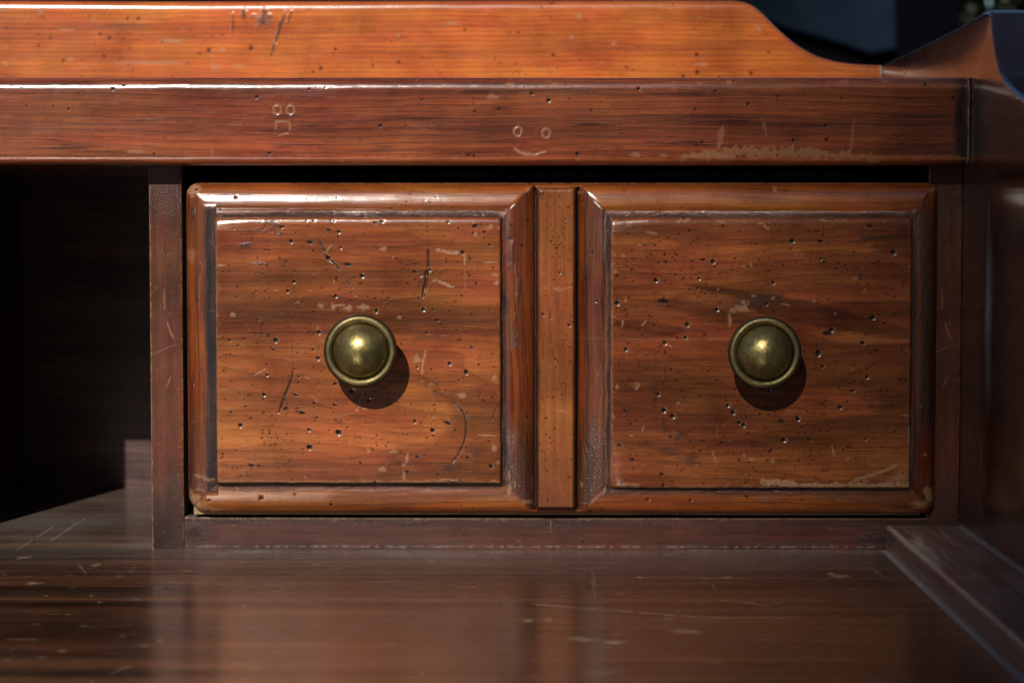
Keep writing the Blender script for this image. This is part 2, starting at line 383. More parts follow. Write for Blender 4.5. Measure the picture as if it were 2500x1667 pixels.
# dark wall behind the desk and what hangs on it
BY = 2.6
def back_at(u, v, y):
    a = (v - 833.5) / F; t = (a + TAU) / (1 - a * TAU); dist = y + D * S
    return ((u - VX) / F * dist, EYE * S - t * dist)
xw = back_at(2338, 0, BY)[0]
wbox('dark_wall', -3.2, xw, BY, BY + .2, GZ, .80, plain('charcoal_wall', (.0014, .0014, .0019), (.0028, .0030, .0044), 2, .95, 0), 'structure')
pn = [back_at(*q, BY - .03) for q in ((1800, -60), (2175, -60), (2180, 118), (2120, 128), (2020, 95), (1900, 62), (1800, 20))]
bm = bmesh.new(); vs = [bm.verts.new((x, BY - .03, z)) for x, z in pn]; f = bm.faces.new(vs)
r_ = bmesh.ops.extrude_face_region(bm, geom=[f]); bmesh.ops.translate(bm, vec=(0, .02, 0), verts=[g for g in r_['geom'] if isinstance(g, bmesh.types.BMVert)])
bmesh.ops.recalc_face_normals(bm, faces=bm.faces); me = bpy.data.meshes.new('tarpaulin'); bm.to_mesh(me); bm.free()
o = put('tarpaulin', me, plain('blue_grey_sheet', (.003, .005, .008), (.014, .025, .042), 2.6, .9, 0)); o['label'] = 'dull blue sheet, out of focus on the dark wall behind the desk'; o['category'] = 'sheet'
wbox('pale_wall', back_at(2446, 0, 5.2)[0], xw + 4, 5.2, 5.4, GZ, 1.3, plain('cream_wall', (.42, .40, .30), (.52, .50, .38), 3, .9), 'structure')
wbox('garden_wall', xw - .6, back_at(2446, 0, 5.2)[0] - .01, 5.5, 5.7, GZ, 1.6, plain('mossy_wall', (.035, .045, .030), (.07, .08, .05), 4, .9), 'structure')
# shrub between the dark wall and the pale wall
mleaf = plain('shrub_leaf', (.012, .018, .010), (.026, .034, .018), 9, .9, 0)
sh = thing('shrub', 'blurred green shrub in the gap beside the dark wall', 'shrub', (xw + .14, 3.6, GZ))
vs, fs = [], []
cx, cz = back_at(2385, -10, 3.6)
for k in range(6500):
    a = random.uniform(0, 2 * math.pi); rr = .30 * math.sqrt(random.random()); z = random.uniform(GZ + .25, cz + .45)
    c = Vector((cx + rr * math.cos(a) * .8, 3.6 + rr * math.sin(a), z)); q = Matrix.Rotation(random.uniform(0, 6), 3, 'Z') @ Matrix.Rotation(random.uniform(-1, 1), 3, 'X')
    i = len(vs); L = random.uniform(.02, .035)
    for d_ in ((0, -L, 0), (L * .4, 0, .004), (0, L, 0), (-L * .4, 0, .004)): vs.append(c + q @ Vector(d_))
    fs.append((i, i + 1, i + 2, i + 3))
me = bpy.data.meshes.new('foliage'); me.from_pydata(vs, [], fs); put('foliage', me, mleaf, sh, 'stuff')
bm = bmesh.new(); bmesh.ops.create_cone(bm, segments=8, radius1=.025, radius2=.012, depth=.9, cap_ends=True)
bmesh.ops.translate(bm, vec=(cx, 3.6, GZ + .45), verts=bm.verts); me = bpy.data.meshes.new('stem'); bm.to_mesh(me); bm.free(); put('stem', me, plain('bark', (.06, .04, .03), (.10, .08, .06), 20), sh)

# ------------------------------------------------------------------ writing desk
desk = thing('writing_desk', 'worn dark wooden writing desk with pigeonholes, shelf lip and curved gallery', 'desk', (0, -.05, GZ))
XL = -3150.0                       # left side of the desk, outside the picture
XR = 1057.0              # inner face of the right side
BACK = -1265.0
ZS0 = float(Zof(404, 92)); ZS1 = float(Zof(189, 92))   # underside / top of the shelf
# top shelf with its rounded lip
def profile_shelf():
    r = 24; pts = []
    pts.append((-30, ZS1)); pts.append((92 - 24 - 4, ZS1))
    for k in range(1, 21): a = math.radians(90 - 90 * k / 21); pts.append((92 - 24 + 24 * math.cos(a), ZS1 - 30 + 30 * math.sin(a)))
    n = 66
    for k in range(n + 1): pts.append((92, ZS1 - 30 - (ZS1 - ZS0 - 30 - r) * k / n))
    for k in range(1, 13): a = math.radians(-90 * k / 12); pts.append((92 - r + r * math.cos(a), ZS0 + r + r * math.sin(a)))
    pts.append((20, ZS0)); return pts
pr = profile_shelf()
zv = np.array([q[1] for q in pr]); pv = np.array([q[0] for q in pr])
arc = np.concatenate([[0], np.cumsum(np.hypot(np.diff(zv), np.diff(pv)))])
# row coordinate: image row on the face, continuing round the edges
i0 = int(np.argmin(np.abs(arc - arc[2]))) 
rowv = 190 + (arc - arc[1]) * (215 / (arc[-2] - arc[1]))
rowv[0] = 150; rowv[-1] = 420
U = np.concatenate([np.arange(-1800, -60, 30), np.arange(-60, 2360, 2.6), np.arange(2361, 2364.6, .9)])
pa = Patch(U, rowv)
pa.specks(260, box=(-60, 2370, 196, 395), seed=21, cluster=.3, a=.85)
for u, v, r in [(279, 230, 5), (305, 220, 4), (738, 202, 5), (629, 247, 5), (378, 368, 4), (659, 367, 5), (930, 308, 5.5), (170, 272, 4), (1339, 254, 6.5), (1298, 240, 5), (1558, 230, 5.5), (1823, 262, 5), (1896, 246, 4), (2013, 308, 5.5), (2015, 338, 5), (1934, 340, 5), (1712, 344, 4.5), (1409, 368, 6), (1695, 274, 4), (1744, 235, 4), (68, 265, 3), (134, 266, 3), (757, 231, 3.5), (797, 226, 3), (992, 308, 3), (1218, 273, 3.5), (1159, 277, 4), (1032, 253, 3.5), (1141, 371, 4), (1157, 372, 4), (1148, 370, 3), (2254, 220, 5), (2320, 249, 5), (1250 + 363 / 1.88, 275, 3.5), (1516, 325, 3), (1698, 350, 3.5), (2050, 250, 3)]:
    pa.blob('pit', u, v, r * 1.0, r * .85, 1, soft=.4, depth=r * .2)
for cu, cv in ((677.5, 272.5), (710, 272.5), (1263, 319), (1332, 322.5)):
    a = np.linspace(0, 2 * math.pi, 17); pa.stroke('wear', [(cu + 9.5 * math.cos(q), cv + 10 * math.sin(q)) for q in a], 4, 1, depth=1.2, rough=.12, taper=False)
pa.stroke('wear', [(674, 314), (674, 299), (690, 297), (708, 299), (709, 316)], 3.4, .9, depth=.8, rough=.3, taper=False)
pa.stroke('wear', [(680, 329), (692, 325), (706, 322)], 4.5, .95, depth=.8, rough=.6)
pa.stroke('wear', [(1255, 356), (1273, 365.5), (1301, 369), (1331, 361.5)], 6, .95, depth=1.2, rough=.7)
for q in [(1205, 247, 17, 8), (1241, 222, 15, 8), (1353, 220, 4, 7), (199, 224, 4, 8), (217, 231, 8, 4), (368, 229, 4, 7), (643, 224, 5, 8), (1646, 214, 8, 6), (1705, 217, 7, 6), (1776, 215, 9, 7), (2052, 214, 20, 8), (2240, 206, 45, 6), (2160, 210, 25, 5), (330, 364, 22, 6), (519, 362, 4, 9), (45, 377, 20, 5), (836, 385, 6, 5), (873, 388, 18, 4), (1550, 370, 14, 6), (1620, 372, 14, 4), (30, 222, 22, 3), (2130, 385, 22, 8)]:  # worn spots, and one pit's glint near the top edge painted pale
    pa.blob('wear', q[0], q[1], q[2], q[3], .85, soft=.6, rough=.9, seed=int(q[0]))
pa.stroke('wear', [(1668, 378), (1700, 371), (1800, 366), (1900, 366), (2040, 372), (2120, 377)], 20, .7, rough=1.0)
pa.stroke('wear', [(1690, 373), (1740, 372), (1788, 373)], 8, 1, rough=.8)
pa.stroke('wear', [(2100, 376), (2240, 378), (2368, 378)], 7, .6, rough=.9)
pa.stroke('wear', [(1762, 310), (1756, 335), (1752, 358)], 13, .55, rough=.6)
pa.stroke('wear', [(2081, 292), (2076, 340), (2072, 368)], 5, .55, rough=.7)
pa.stroke('wear', [(1858, 290), (1869, 330)], 5, .5, rough=.7)
pa.stroke('wear', [(2, 375), (700, 376), (1600, 378), (2360, 378)], 2.5, .3, rough=1.4, taper=False)
pa.L['tone'] += .7 * np.clip(1 - np.abs(pa.VV - 379 - 3 * fbm(pa.UU, pa.VV, 90, 90, 75)) / 7, 0, 1)
pa.chips(70, (0, 2360, 370, 384), r0=1, r1=6, a=.8, seed=31); pa.chips(45, (900, 2370, 200, 216), r0=1, r1=6, a=.6, seed=32)
pa.scratches(170, 34, a=.45, box=(0, 2370, 200, 390), seed=33)
for k in range(26):
    u = rng.uniform(100, 1900); v = rng.choice([240, 285, 300, 345, 350]) + rng.normal() * 8
    pa.blob('dark', u, v, rng.uniform(30, 120), rng.uniform(2, 6), .75, soft=.9, rough=1.2, seed=k)
pa.blob('dark', 2342, 300, 24, 110, 1, soft=.7, rough=.6)
pa.stroke('dust', [(2360, 192), (2360, 402)], 4, .9, rough=.6, taper=False)
pa.h += .9 * fbm(pa.UU, pa.VV, 160, 40, 77, 2) + .3 * fbm(pa.UU, pa.VV, 24, 14, 78, 2)
pa.L['tone'] += .25 * fbm(pa.UU, pa.VV, 420, 30, 79)
XX = np.broadcast_to(Xof(U, 92)[None, :], pa.UU.shape).copy()
# rounded right end of the lip
endr = np.clip((XX - (XR - 1.5 - 9)) / 9, 0, 1)
YY = -(pv[:, None] + pa.h - 9 * (1 - np.sqrt(1 - np.clip(endr, 0, .98) ** 2)))
ZZ = np.broadcast_to(zv[:, None], YY.shape).copy()
sheet('top_shelf', XX, YY, ZZ, pa, M['shelf'], desk)
box('shelf_board', XL, XR, BACK, 60, ZS0 + 1, ZS1 - 1, M['shelf_top'], desk, 1)

# gallery board standing at the back of the shelf
UG = np.concatenate([np.arange(-1500, -60, 40), np.arange(-60, 2146, 4.0), [2148.5]])
kn = np.array([(-2000, -3), (0, 0), (400, 3), (1200, 1), (1700, 1), (1795, 1.5), (1824, 7), (1850, 24), (1888, 64), (1935, 106), (1983, 135), (2036, 151), (2079, 157), (2150, 160)], float)
topv = np.interp(UG, kn[:, 0], kn[:, 1])
sm_ = np.convolve(np.pad(topv, 4, mode='edge'), np.ones(9) / 9, 'valid'); topv = np.where(UG > 0, sm_, topv)
TZ = Zof(topv, BACK)
rg = 26.0
dd = np.array([0, 0.6, 1.8, 3.6, 6, 9, 12.5, 16.5, 21, 26])    # depth below the top edge
pg = np.concatenate([-rg + np.sqrt(np.maximum(rg ** 2 - (rg - dd) ** 2, 0))]) * .75
rows = np.concatenate([[-14], np.arange(0, 10) * 2.4, np.arange(26, 210, 3.2)])
pa = Patch(UG, rows)
nr = len(rows)
ZZ = np.zeros((nr, len(UG))); PP = np.zeros_like(ZZ)
ZB = ZS1 - 4
for j in range(nr):
    if j == 0: ZZ[j] = TZ - 1; PP[j] = -120
    elif j <= 10: ZZ[j] = TZ - dd[j - 1]; PP[j] = pg[j - 1]
    else:
        f_ = (j - 10) / (nr - 1 - 10); ZZ[j] = (TZ - rg) * (1 - f_) + ZB * f_
ZZ = np.maximum(ZZ, ZB)
# marks are given in rows below the straight top, which is what they were measured by
for u, v, r in [(316, 40, 4), (342, 40, 4.5), (272, 77, 5), (240, 156, 5), (203, 153, 3), (513, 100, 5.5), (616, 96, 6), (785, 135, 5.5), (612, 176, 6), (141, 182, 4), (975, 123, 4.5), (821, 99, 4.5), (766, 142, 3.5), (1666, 151, 5), (1700, 143, 6.5), (1831, 142, 5.5), (1698, 110, 5), (706, 172, 3), (18, 162, 3), (1135, 62, 4), (2024, 182, 4), (2048, 182, 3), (128, 78, 3), (645, 155, 4), (913, 130, 3), (1350, 110, 4), (1258, 128, 3), (1873, 80, 4)]:
    pa.blob('pit', u, v, r * 1.1, r, .9, soft=.5, depth=2)
pa.blob('dark', 643, 38, 26, 18, .85, soft=.8, rough=1.2, seed=5); pa.blob('dark', 598, 32, 8, 14, .7, soft=.7, rough=1)
pa.stroke('dark', [(700, 24), (680, 70), (663, 110)], 6, .8, rough=.7); pa.stroke('dark', [(574, 28), (570, 68)], 4, .7, rough=.7); pa.stroke('dark', [(715, 24), (704, 50)], 5, .6, rough=.6)
for q in [(360, 124, 85, 4), (525, 130, 13, 9), (425, 82, 35, 4), (545, 99, 20, 4), (175, 62, 22, 3), (974, 73, 6, 5), (1103, 51, 20, 4), (1412, 37, 9, 7), (1394, 76, 6, 4), (1498, 88, 6, 5), (765, 112, 8, 4), (178, 117, 9, 4), (590, 130, 14, 4), (1710, 128, 20, 4), (1280, 171, 9, 4), (15, 22, 10, 8), (107, 26, 9, 9), (20, 95, 8, 4), (18, 126, 8, 5), (690, 171, 6, 4), (2058, 166, 14, 6), (1848, 44, 9, 6)]:
    pa.blob('wear', q[0], q[1], q[2], q[3], .8, soft=.6, rough=1.0, seed=int(q[0]))
pa.scratches(160, 40, a=.7, seed=41, box=(0, 2100, 15, 185)); pa.specks(300, 1.8, 3.4, seed=42, cluster=.3, a=.75)
pa.chips(30, (400, 1800, 16, 24), r0=2, r1=6, a=.6, seed=43)
pa.blob('dark', 2100, 178, 40, 14, .5, soft=.9, rough=.6)
pa.stroke('dust', [(2146, 0), (2146, 205)], 6, .6, rough=.5, taper=False)
pa.L['tone'] += .12 * fbm(pa.UU, pa.VV, 300, 30, 80) - .12 * np.clip(1 - pa.UU / 260, 0, 1) + .05
XX = np.broadcast_to(Xof(UG, BACK)[None, :], ZZ.shape)
YY = -(BACK + PP + pa.h * .5 + .8 * fbm(pa.UU, pa.VV, 90, 30, 81, 2))
sheet('gallery_board', XX, YY, ZZ, pa, M['gallery'], desk)
# its back and top closing sheet
me = bpy.data.meshes.new('gallery_back'); n = len(UG); co = []
for i in range(0, n, 3):
    co += [(float(XX[0, i]) * S, -(BACK - 120) * S, float(TZ[i] - 1.5) * S), (float(XX[0, i]) * S, -(BACK - 120) * S, ZB * S)]
me.from_pydata(co, [], [(2 * k, 2 * k + 1, 2 * k + 3, 2 * k + 2) for k in range(len(co) // 2 - 1)]); put('gallery_back', me, M['inner'], desk)

# back panel of the pigeonholes
box('back_panel', XL, XR, BACK - 60, BACK, -20, ZS0, M['back'], desk, 1)

# sides: outline in (p, height above eye)
out = [(-1400, 455), (-1265, 455), (-600, 462), (0, 470), (230, 477), (285, 474), (312, 464), (326, 440), (341, 408), (370, 366), (407, 333), (465, 305), (539, 284), (640, 260), (748, 233),
       (900, 190), (1100, 110), (1350, -20), (1600, -190), (1900, -380), (2250, -540), (2600, -620), (2600, -960), (-1400, -960)]
def side(name, x0, x1):
    bm = bmesh.new(); vs = [bm.verts.new((x0 * S, -p * S, (EYE + h) * S)) for p, h in out]; f = bm.faces.new(vs)
    g = bmesh.ops.extrude_face_region(bm, geom=[f]); bmesh.ops.translate(bm, vec=((x1 - x0) * S, 0, 0), verts=[q for q in g['geom'] if isinstance(q, bmesh.types.BMVert)])
    bmesh.ops.recalc_face_normals(bm, faces=bm.faces)
    ed = [e for e in bm.edges if abs(e.verts[0].co.x - e.verts[1].co.x) < 1e-9]
    bmesh.ops.bevel(bm, geom=ed, offset=13 * S, segments=5, affect='EDGES', profile=.5)
    for f in bm.faces: f.smooth = True
    me = bpy.data.meshes.new(name); bm.to_mesh(me); bm.free()
    me.set_sharp_from_angle(angle=math.radians(28))
    return put(name, me, M['side'], desk)
side('side_panel', XR, XR + 150); side('side_panel', XL - 150, XL)

# rubbed inner face of the right side
Pc = np.arange(0, 742, 5.0); Hc = np.arange(float(Zof(1282)) - EYE, 214, 6.0)
pa = Patch(Pc, Hc)
pa.blob('dust', 315, -190, 60, 215, .95, soft=.9, rough=.5, seed=2); pa.blob('dust', 330, -330, 50, 140, .5, soft=.9, rough=.7, seed=4)
pa.blob('dust', 260, -560, 14, 46, .5, soft=.8, rough=.5); pa.blob('dust', 300, -600, 10, 40, .5, soft=.8, rough=.5)
pa.stroke('wear', [(330, -640), (400, -655), (470, -690)], 7, .5, rough=.6)
pa.stroke('dust', [(0, Hc[0] + 2), (742, Hc[0] + 2)], 14, .9, rough=.5, taper=False)
pa.stroke('dust', [(2, Hc[0]), (2, 200)], 3, .5, rough=.9, taper=False)
pa.blob('wear', 560, -640, 200, 70, .4, soft=.95, rough=.8, seed=9)
pa.scratches(40, 70, a=.35, seed=57, w0=3)
sheet('inner_face', np.full(pa.UU.shape, XR - .6), -pa.UU, EYE + pa.VV, pa, M['side_scuffed'], desk)
# writing surface
Xs = np.concatenate([np.arange(XL, -1600, 60), np.arange(-1600, XR, 4.6), [XR]])
Ps = np.concatenate([np.arange(BACK, 1750, 7.5), np.arange(1750, 2650, 60)])
pa = Patch(Xs, -Ps[::-1])      # rows: -p, ascending
def dpt(u, v): x, p = desk_pt(u, v); return (x, -p)
def dstroke(layer, pts, w_, a, **k): pa.stroke(layer, [dpt(*q) for q in pts], w_, a, **k)
dstroke('wear', [(80, 1313), (125, 1284)], 5, .6, rough=.5); dstroke('wear', [(117, 1321), (160, 1290), (202, 1266)], 5, .6, rough=.5)
dstroke('wear', [(30, 1345), (70, 1318)], 5, .4)
dstroke('dust', [(1404, 1387), (1480, 1384)], 8, .4); dstroke('dust', [(1449, 1388), (1452, 1463)], 6, .3)
dstroke('wear', [(1755, 1463), (1820, 1468), (1882, 1477)], 14, .5, rough=.7)
dstroke('wear', [(1303, 1474), (1516, 1490), (1728, 1506), (1957, 1506)], 9, .8, rough=.6, taper=False)
dstroke('wear', [(1350, 1498), (1500, 1500), (1620, 1512)], 6, .3)
dstroke('wear', [(2127, 1378), (2150, 1398), (2178, 1414)], 8, .4)
for u, v, ru, rv, a in [(2052, 1405, 26, 28, .6), (2035, 1400, 10, 18, .8), (1425, 1559, 34, 30, .55), (1500, 1567, 32, 26, .6), (1686, 1540, 36, 26, .45), (1292, 1513, 10, 22, .5), (1340, 1513, 10, 20, .5), (1565, 1408, 10, 18, .4), (1778, 1408, 14, 20, .35), (70, 1424, 22, 24, .4), (48, 1362, 26, 26, .4), (225, 1380, 14, 40, .3), (1450, 1640, 60, 20, .3), (1210, 1360, 8, 10, .4), (1160, 1355, 5, 10, .3)]:
    x, y = dpt(u, v); pa.blob('wear', x, y, ru, rv, min(1, a * 1.7), soft=.8, rough=.8, seed=int(u))
for k in range(150):
    u = rng.uniform(0, 2300); v = 1350 + 317 * rng.random(); x, y = dpt(u, v)
    pa.blob(rng.choice(['wear', 'dust', 'dark']), x, y, rng.uniform(4, 16), rng.uniform(4, 14), rng.uniform(.3, .85), soft=.8, rough=.8, seed=k)
pa.scratches(320, 160, a=.6, box=(-1500, 1000, -1600, 1200), flat=.65, w0=4, seed=51)
pa.scratches(60, 300, a=.5, layer='dust', box=(-1000, 900, -1600, 0), flat=.8, w0=5, seed=52)
# dust lines in the joints
LX = float(Xof(2168))           # inner face of the ledge
pa.stroke('dust', [(LX, 0), (LX, -2600)], 30, 1, rough=.12, taper=False)
pa.stroke('dust', [(-900, -3), (LX, -3)], 7, .35, rough=.8, taper=False)
pa.L['dust'] = np.maximum(pa.L['dust'], (.24) * np.clip(1 - (-pa.VV) / 420, 0, 1) ** 1.2 * (pa.VV < 0) * np.clip(.9 + .8 * fbm(pa.UU, pa.VV, 90, 300, 58), .2, 1))
pa.L['dust'] = np.maximum(pa.L['dust'], (.6 * (pa.VV > 0) * np.clip(1 - pa.VV / 3000, 0, 1)) * .7 * np.clip(.8 + .8 * fbm(pa.UU, pa.VV, 200, 200, 59), .2, 1))
pa.stroke('dust', [(400, -5), (LX, -5)], 14, .8, rough=.9, taper=False)
pa.chips(14, (LX - 60, LX - 4, -70, -8), r0=3, r1=9, a=.8, seed=53)
x, y = dpt(2252, 1424); pa.blob('wear', LX - 4, y, 12, 22, 1, soft=.5)
pa.L['tone'] += .30 * fbm(pa.UU, pa.VV, 1500, 120, 82) + .12 * np.clip((-pa.VV - 500) / 900, 0, 1)
pa.h += .5 * fbm(pa.UU, pa.VV, 300, 300, 83, 2)
sheet('writing_surface', pa.UU, pa.VV, pa.h - .2, pa, M['desk'], desk)
box('desk_slab', XL, XR, BACK, 2600, -150, -4, M['inner'], desk, 3)

# dividers
ZR = float(Zof(1262))            # top of the bottom rail
def post(name, x0, x1, seed, full=True, label=None):
    W = x1 - x0
    U = np.concatenate([[0, .4, 1.4, 3.2], np.arange(5, W - 5, 2.4), [W - 3.2, W - 1.4, W - .4, W]]); V = np.arange(0, ZS0 + 3, 3.0)
    pa = Patch(U, V); e = np.minimum(U, W - U)
    pa.h += np.where(e < 4, -(4 - np.sqrt(np.maximum(16 - (4 - e) ** 2, 0))), 0)[None, :]
    pa.stroke('wear', [(1, 0), (1, ZS0)], 3.0, .8, rough=1.2, taper=False, seed=seed); pa.stroke('wear', [(W - 1, 0), (W - 1, ZS0)], 2.2, .45, rough=1.5, taper=False, seed=seed + 1)
    pa.specks(40, 1.2, 2.6, seed=seed, cluster=.4); pa.scratches(46, 24, a=.4, flat=.1, seed=seed); pa.chips(14, (0, W, 0, ZS0), r0=1, r1=3, a=.4, seed=seed)
    pa.chips(20, (W - 14, W, 0, 520), r0=1, r1=4, a=.45, seed=seed + 2)
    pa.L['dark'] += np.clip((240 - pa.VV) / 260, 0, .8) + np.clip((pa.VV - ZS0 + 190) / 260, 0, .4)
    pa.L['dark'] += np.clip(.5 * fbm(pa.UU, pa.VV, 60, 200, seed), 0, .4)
    pa.stroke('wear', [(42, 560), (50, 535), (57, 520)], 4, .8, rough=.4); pa.stroke('wear', [(35, 640), (36, 590)], 2.5, .6); pa.stroke('wear', [(40, 400), (50, 425)], 3, .6)
    pa.stroke('wear', [(8, 480), (40, 495), (66, 505)], 2, .45)
    pa.h += .5 * fbm(pa.UU, pa.VV, 60, 120, seed + 5, 2)
    pa.L['tone'] += .25 * fbm(pa.UU, pa.VV, 60, 160, seed + 6)
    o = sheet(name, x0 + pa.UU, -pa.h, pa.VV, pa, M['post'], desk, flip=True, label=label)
    b = box('board', x0 + .3, x1 - .3, BACK, -3, 0, ZS0, M['inner'], None, .8)
    b.parent = o; return o
DX0, DX1 = float(Xof(364)), float(Xof(444))
post('divider', DX0, DX1, 61)
post('divider', -1522 - 81, -1522, 64)
post('divider', -2400, -2319, 67)
post('stile', float(Xof(2264)), XR - 1, 71)

# bottom rail
RX0, RX1 = DX1 + 1, float(Xof(2264)) + 8
U = np.arange(0, RX1 - RX0, 3.0); 
r = 3.5; pr2 = [(-160, ZR), (-r, ZR), (-r * .5, ZR - r * .13), (-r * .13, ZR - r * .5), (0, ZR - r)] + [(0, ZR - r - (ZR - r) * k / 26) for k in range(1, 27)]
V = np.concatenate([[-160, 0, 1.2, 2.6, 4], 4 + (ZR - r) * np.arange(1, 27) / 26])
pa = Patch(U, V)
pa.stroke('wear', [(0, 3), (RX1 - RX0, 3)], 2.0, .4, rough=.8, taper=False); pa.chips(50, (0, 1750, 1, 8), r0=1, r1=5, a=.7, seed=81)
pa.stroke('dust', [(0, 0.5), (400, .5)], 3, .5, rough=1.2, taper=False)
pa.specks(60, 1.2, 2.6, seed=82, cluster=.2); pa.scratches(120, 26, a=.45, seed=83, flat=.5)
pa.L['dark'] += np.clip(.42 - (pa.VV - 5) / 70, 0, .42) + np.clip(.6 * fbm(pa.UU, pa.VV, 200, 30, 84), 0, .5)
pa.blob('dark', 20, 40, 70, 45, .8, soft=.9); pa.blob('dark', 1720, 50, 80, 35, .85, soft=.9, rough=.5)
pa.stroke('dust', [(0, 73), (1800, 73)], 2.2, .32, rough=1.0, taper=False)
pa.stroke('wear', [(900, 6), (902, 40)], 2, .5); pa.h += .6 * fbm(pa.UU, pa.VV, 60, 30, 85, 2)
pp = np.array([q[0] for q in pr2]); zz = np.array([q[1] for q in pr2])
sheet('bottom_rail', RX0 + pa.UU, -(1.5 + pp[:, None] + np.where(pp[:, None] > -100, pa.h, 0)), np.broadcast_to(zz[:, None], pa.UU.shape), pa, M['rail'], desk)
box('drawer_floor', RX0, RX1, BACK, -5, 2, ZR - .6, M['inner'], desk, 0)

# ledge along the right side
LZ = float(Zof(1282))
prl = [(LX, 0), (LX, LZ - 9)] + [(LX + 9 - 9 * math.cos(a), LZ - 9 + 9 * math.sin(a)) for a in np.radians([15, 30, 45, 60, 75, 90])] + [(LX + 9 + (XR - LX - 9) * k / 34, LZ) for k in range(1, 35)]
prl = [(LX, LZ * k / 9) for k in range(0, 8)] + prl[1:]
xs = np.array([q[0] for q in prl]); zs = np.array([q[1] for q in prl]); al = np.concatenate([[0], np.cumsum(np.hypot(np.diff(xs), np.diff(zs)))])
Pl = np.arange(1, 2600, 7.0)
pa = Patch(Pl, al); topa = LZ + 2
pa.stroke('wear', [(0, LZ - 2), (2600, LZ - 2)], 8, .55, rough=1.0, taper=False); pa.stroke('wear', [(40, LZ), (330, LZ), (560, LZ + 2)], 16, .8, rough=.8)
pa.blob('wear', 330, LZ + 26, 190, 26, 1.0, soft=.9, rough=.8, seed=3); pa.blob('dust', 480, LZ + 24, 160, 26, .7, soft=.9, rough=.8, seed=4); pa.blob('wear', 620, LZ + 6, 110, 12, .7, soft=.9, rough=.8)
pa.stroke('dust', [(0, al[-1]), (2600, al[-1])], 13, .95, rough=.5, taper=False); pa.stroke('dust', [(0, 0), (2600, 0)], 5, .8, rough=.6, taper=False)
pa.stroke('dust', [(2, LZ), (2, al[-1])], 10, .6, rough=.6, taper=False)
pa.chips(60, (0, 1500, LZ, al[-1]), r0=3, r1=14, a=.35, seed=91); pa.scratches(60, 120, a=.3, box=(0, 1500, LZ, al[-1]), seed=92, w0=3)
pa.stroke('wear', [(60, al[-1] - 60), (300, al[-1] - 70), (420, al[-1] - 50)], 10, .3)
pa.blob('dark', 60, LZ * .5, 120, 40, .4, soft=.9)
sheet('side_ledge', np.broadcast_to(xs[:, None], pa.UU.shape), -pa.UU, np.broadcast_to(zs[:, None], pa.UU.shape) + .6 * fbm(pa.UU, pa.VV, 200, 60, 93, 2), pa, M['ledge'], desk)

# ------------------------------------------------------------------ drawer
PN = 55.0
DU0, DU1, DV0, DV1 = 450.0, 2291.0, 446.0, 1257.0
drw = thing('drawer', 'wide reddish wooden drawer with two raised square panels and brass knobs', 'drawer', (float(Xof(1370, PN)) * S, -.0, ZR * S))
AX0, AX1, BX0, BX1 = DU0, 1306.0, 1410.0, DU1
PANELS = [(529.0, 1222.0, 532.0, 1176.0), (1491.0, 2220.0, 533.0, 1187.0)]
P0, PB, PA_ = 20.0, 46.0, 58.0
_d = np.linspace(0, 64, 257)
_sl = np.interp(_d, [0, 4, 10, 18, 27, 38, 50, 58, 63, 64], [4.2, 1.9, 1.05, .62, .37, .275, .17, .06, 0, 0])
_pf = np.concatenate([[0], np.cumsum((_sl[1:] + _sl[:-1]) / 2 * (_d[1] - _d[0]))]); _pf = _pf * (47 / _pf[-1]) if _pf[-1] > 47 else _pf
def ell(d): return P0 + np.interp(d, _d, _pf)
def smin(a, b, k=16.0):
    h = np.clip(.5 + .5 * (b - a) / k, 0, 1); return b * (1 - h) + a * h - k * h * (1 - h)

U = np.concatenate([[DU0 - 3, DU0, DU0 + .3, DU0 + 1], np.arange(DU0 + 2.2, DU1 - 1, 2.2), [DU1 - .4, DU1, DU1 + 3]])
V = np.concatenate([[DV0 - 3, DV0, DV0 + .3, DV0 + 1], np.arange(DV0 + 2.2, DV1 - 1, 2.2), [DV1 - .4, DV1, DV1 + 3]])
pa = Patch(U, V); UU, VV = pa.UU, pa.VV
# rounded outline
def corner_r(u, v):
    left = u < 1300; top = v < 850
    return np.where(left, np.where(top, 30, 50), np.where(top, 24, 34)).astype(float)
R = corner_r(UU, VV)
dx = np.minimum(UU - DU0, DU1 - UU); dy = np.minimum(VV - DV0, DV1 - VV)
cr = (dx < R) & (dy < R)
slab = np.where(cr, R - np.hypot(np.maximum(R - dx, 0), np.maximum(R - dy, 0)), np.minimum(dx, dy))
ragged = 1.2 * fbm(UU, VV, 26, 26, 101, 2)
inA = UU <= AX1; inB = UU >= BX0
dxa = np.where(inA, np.minimum(UU - AX0, AX1 - UU), np.where(inB, np.minimum(UU - BX0, BX1 - UU), -1))
dfr = np.where(cr, slab, np.where(np.minimum(dxa, dy) > 22, np.minimum(dxa, dy), np.minimum(dxa, dy)))
dfr = dfr - np.clip(10 - np.abs(dxa - dy), 0, 10) ** 2 / 40 * np.clip(np.minimum(dxa, dy) / 12, 0, 1)
hgt = np.where(inA | inB, ell(np.maximum(dfr, 0)), P0 + 2)
gap = ~(inA | inB)
hgt = np.where(gap, np.minimum(ell(np.maximum(dy, 0)), ell(11)) * (dy < 13) + (P0 + 4) * (dy >= 13), hgt)
# shoulder band across top and bottom keeps running over the grooves
hgt = np.maximum(hgt, np.where(dy < 10, np.minimum(ell(np.maximum(np.minimum(dy, slab), 0)), ell(8)) * (dy > -.5), 0))
hgt = hgt - 2.5 * np.clip(1 - np.abs(dfr - 70) / 10, 0, 1)
pa.h += hgt + .5 * fbm(UU, VV, 70, 70, 102, 2) * (slab > 4)
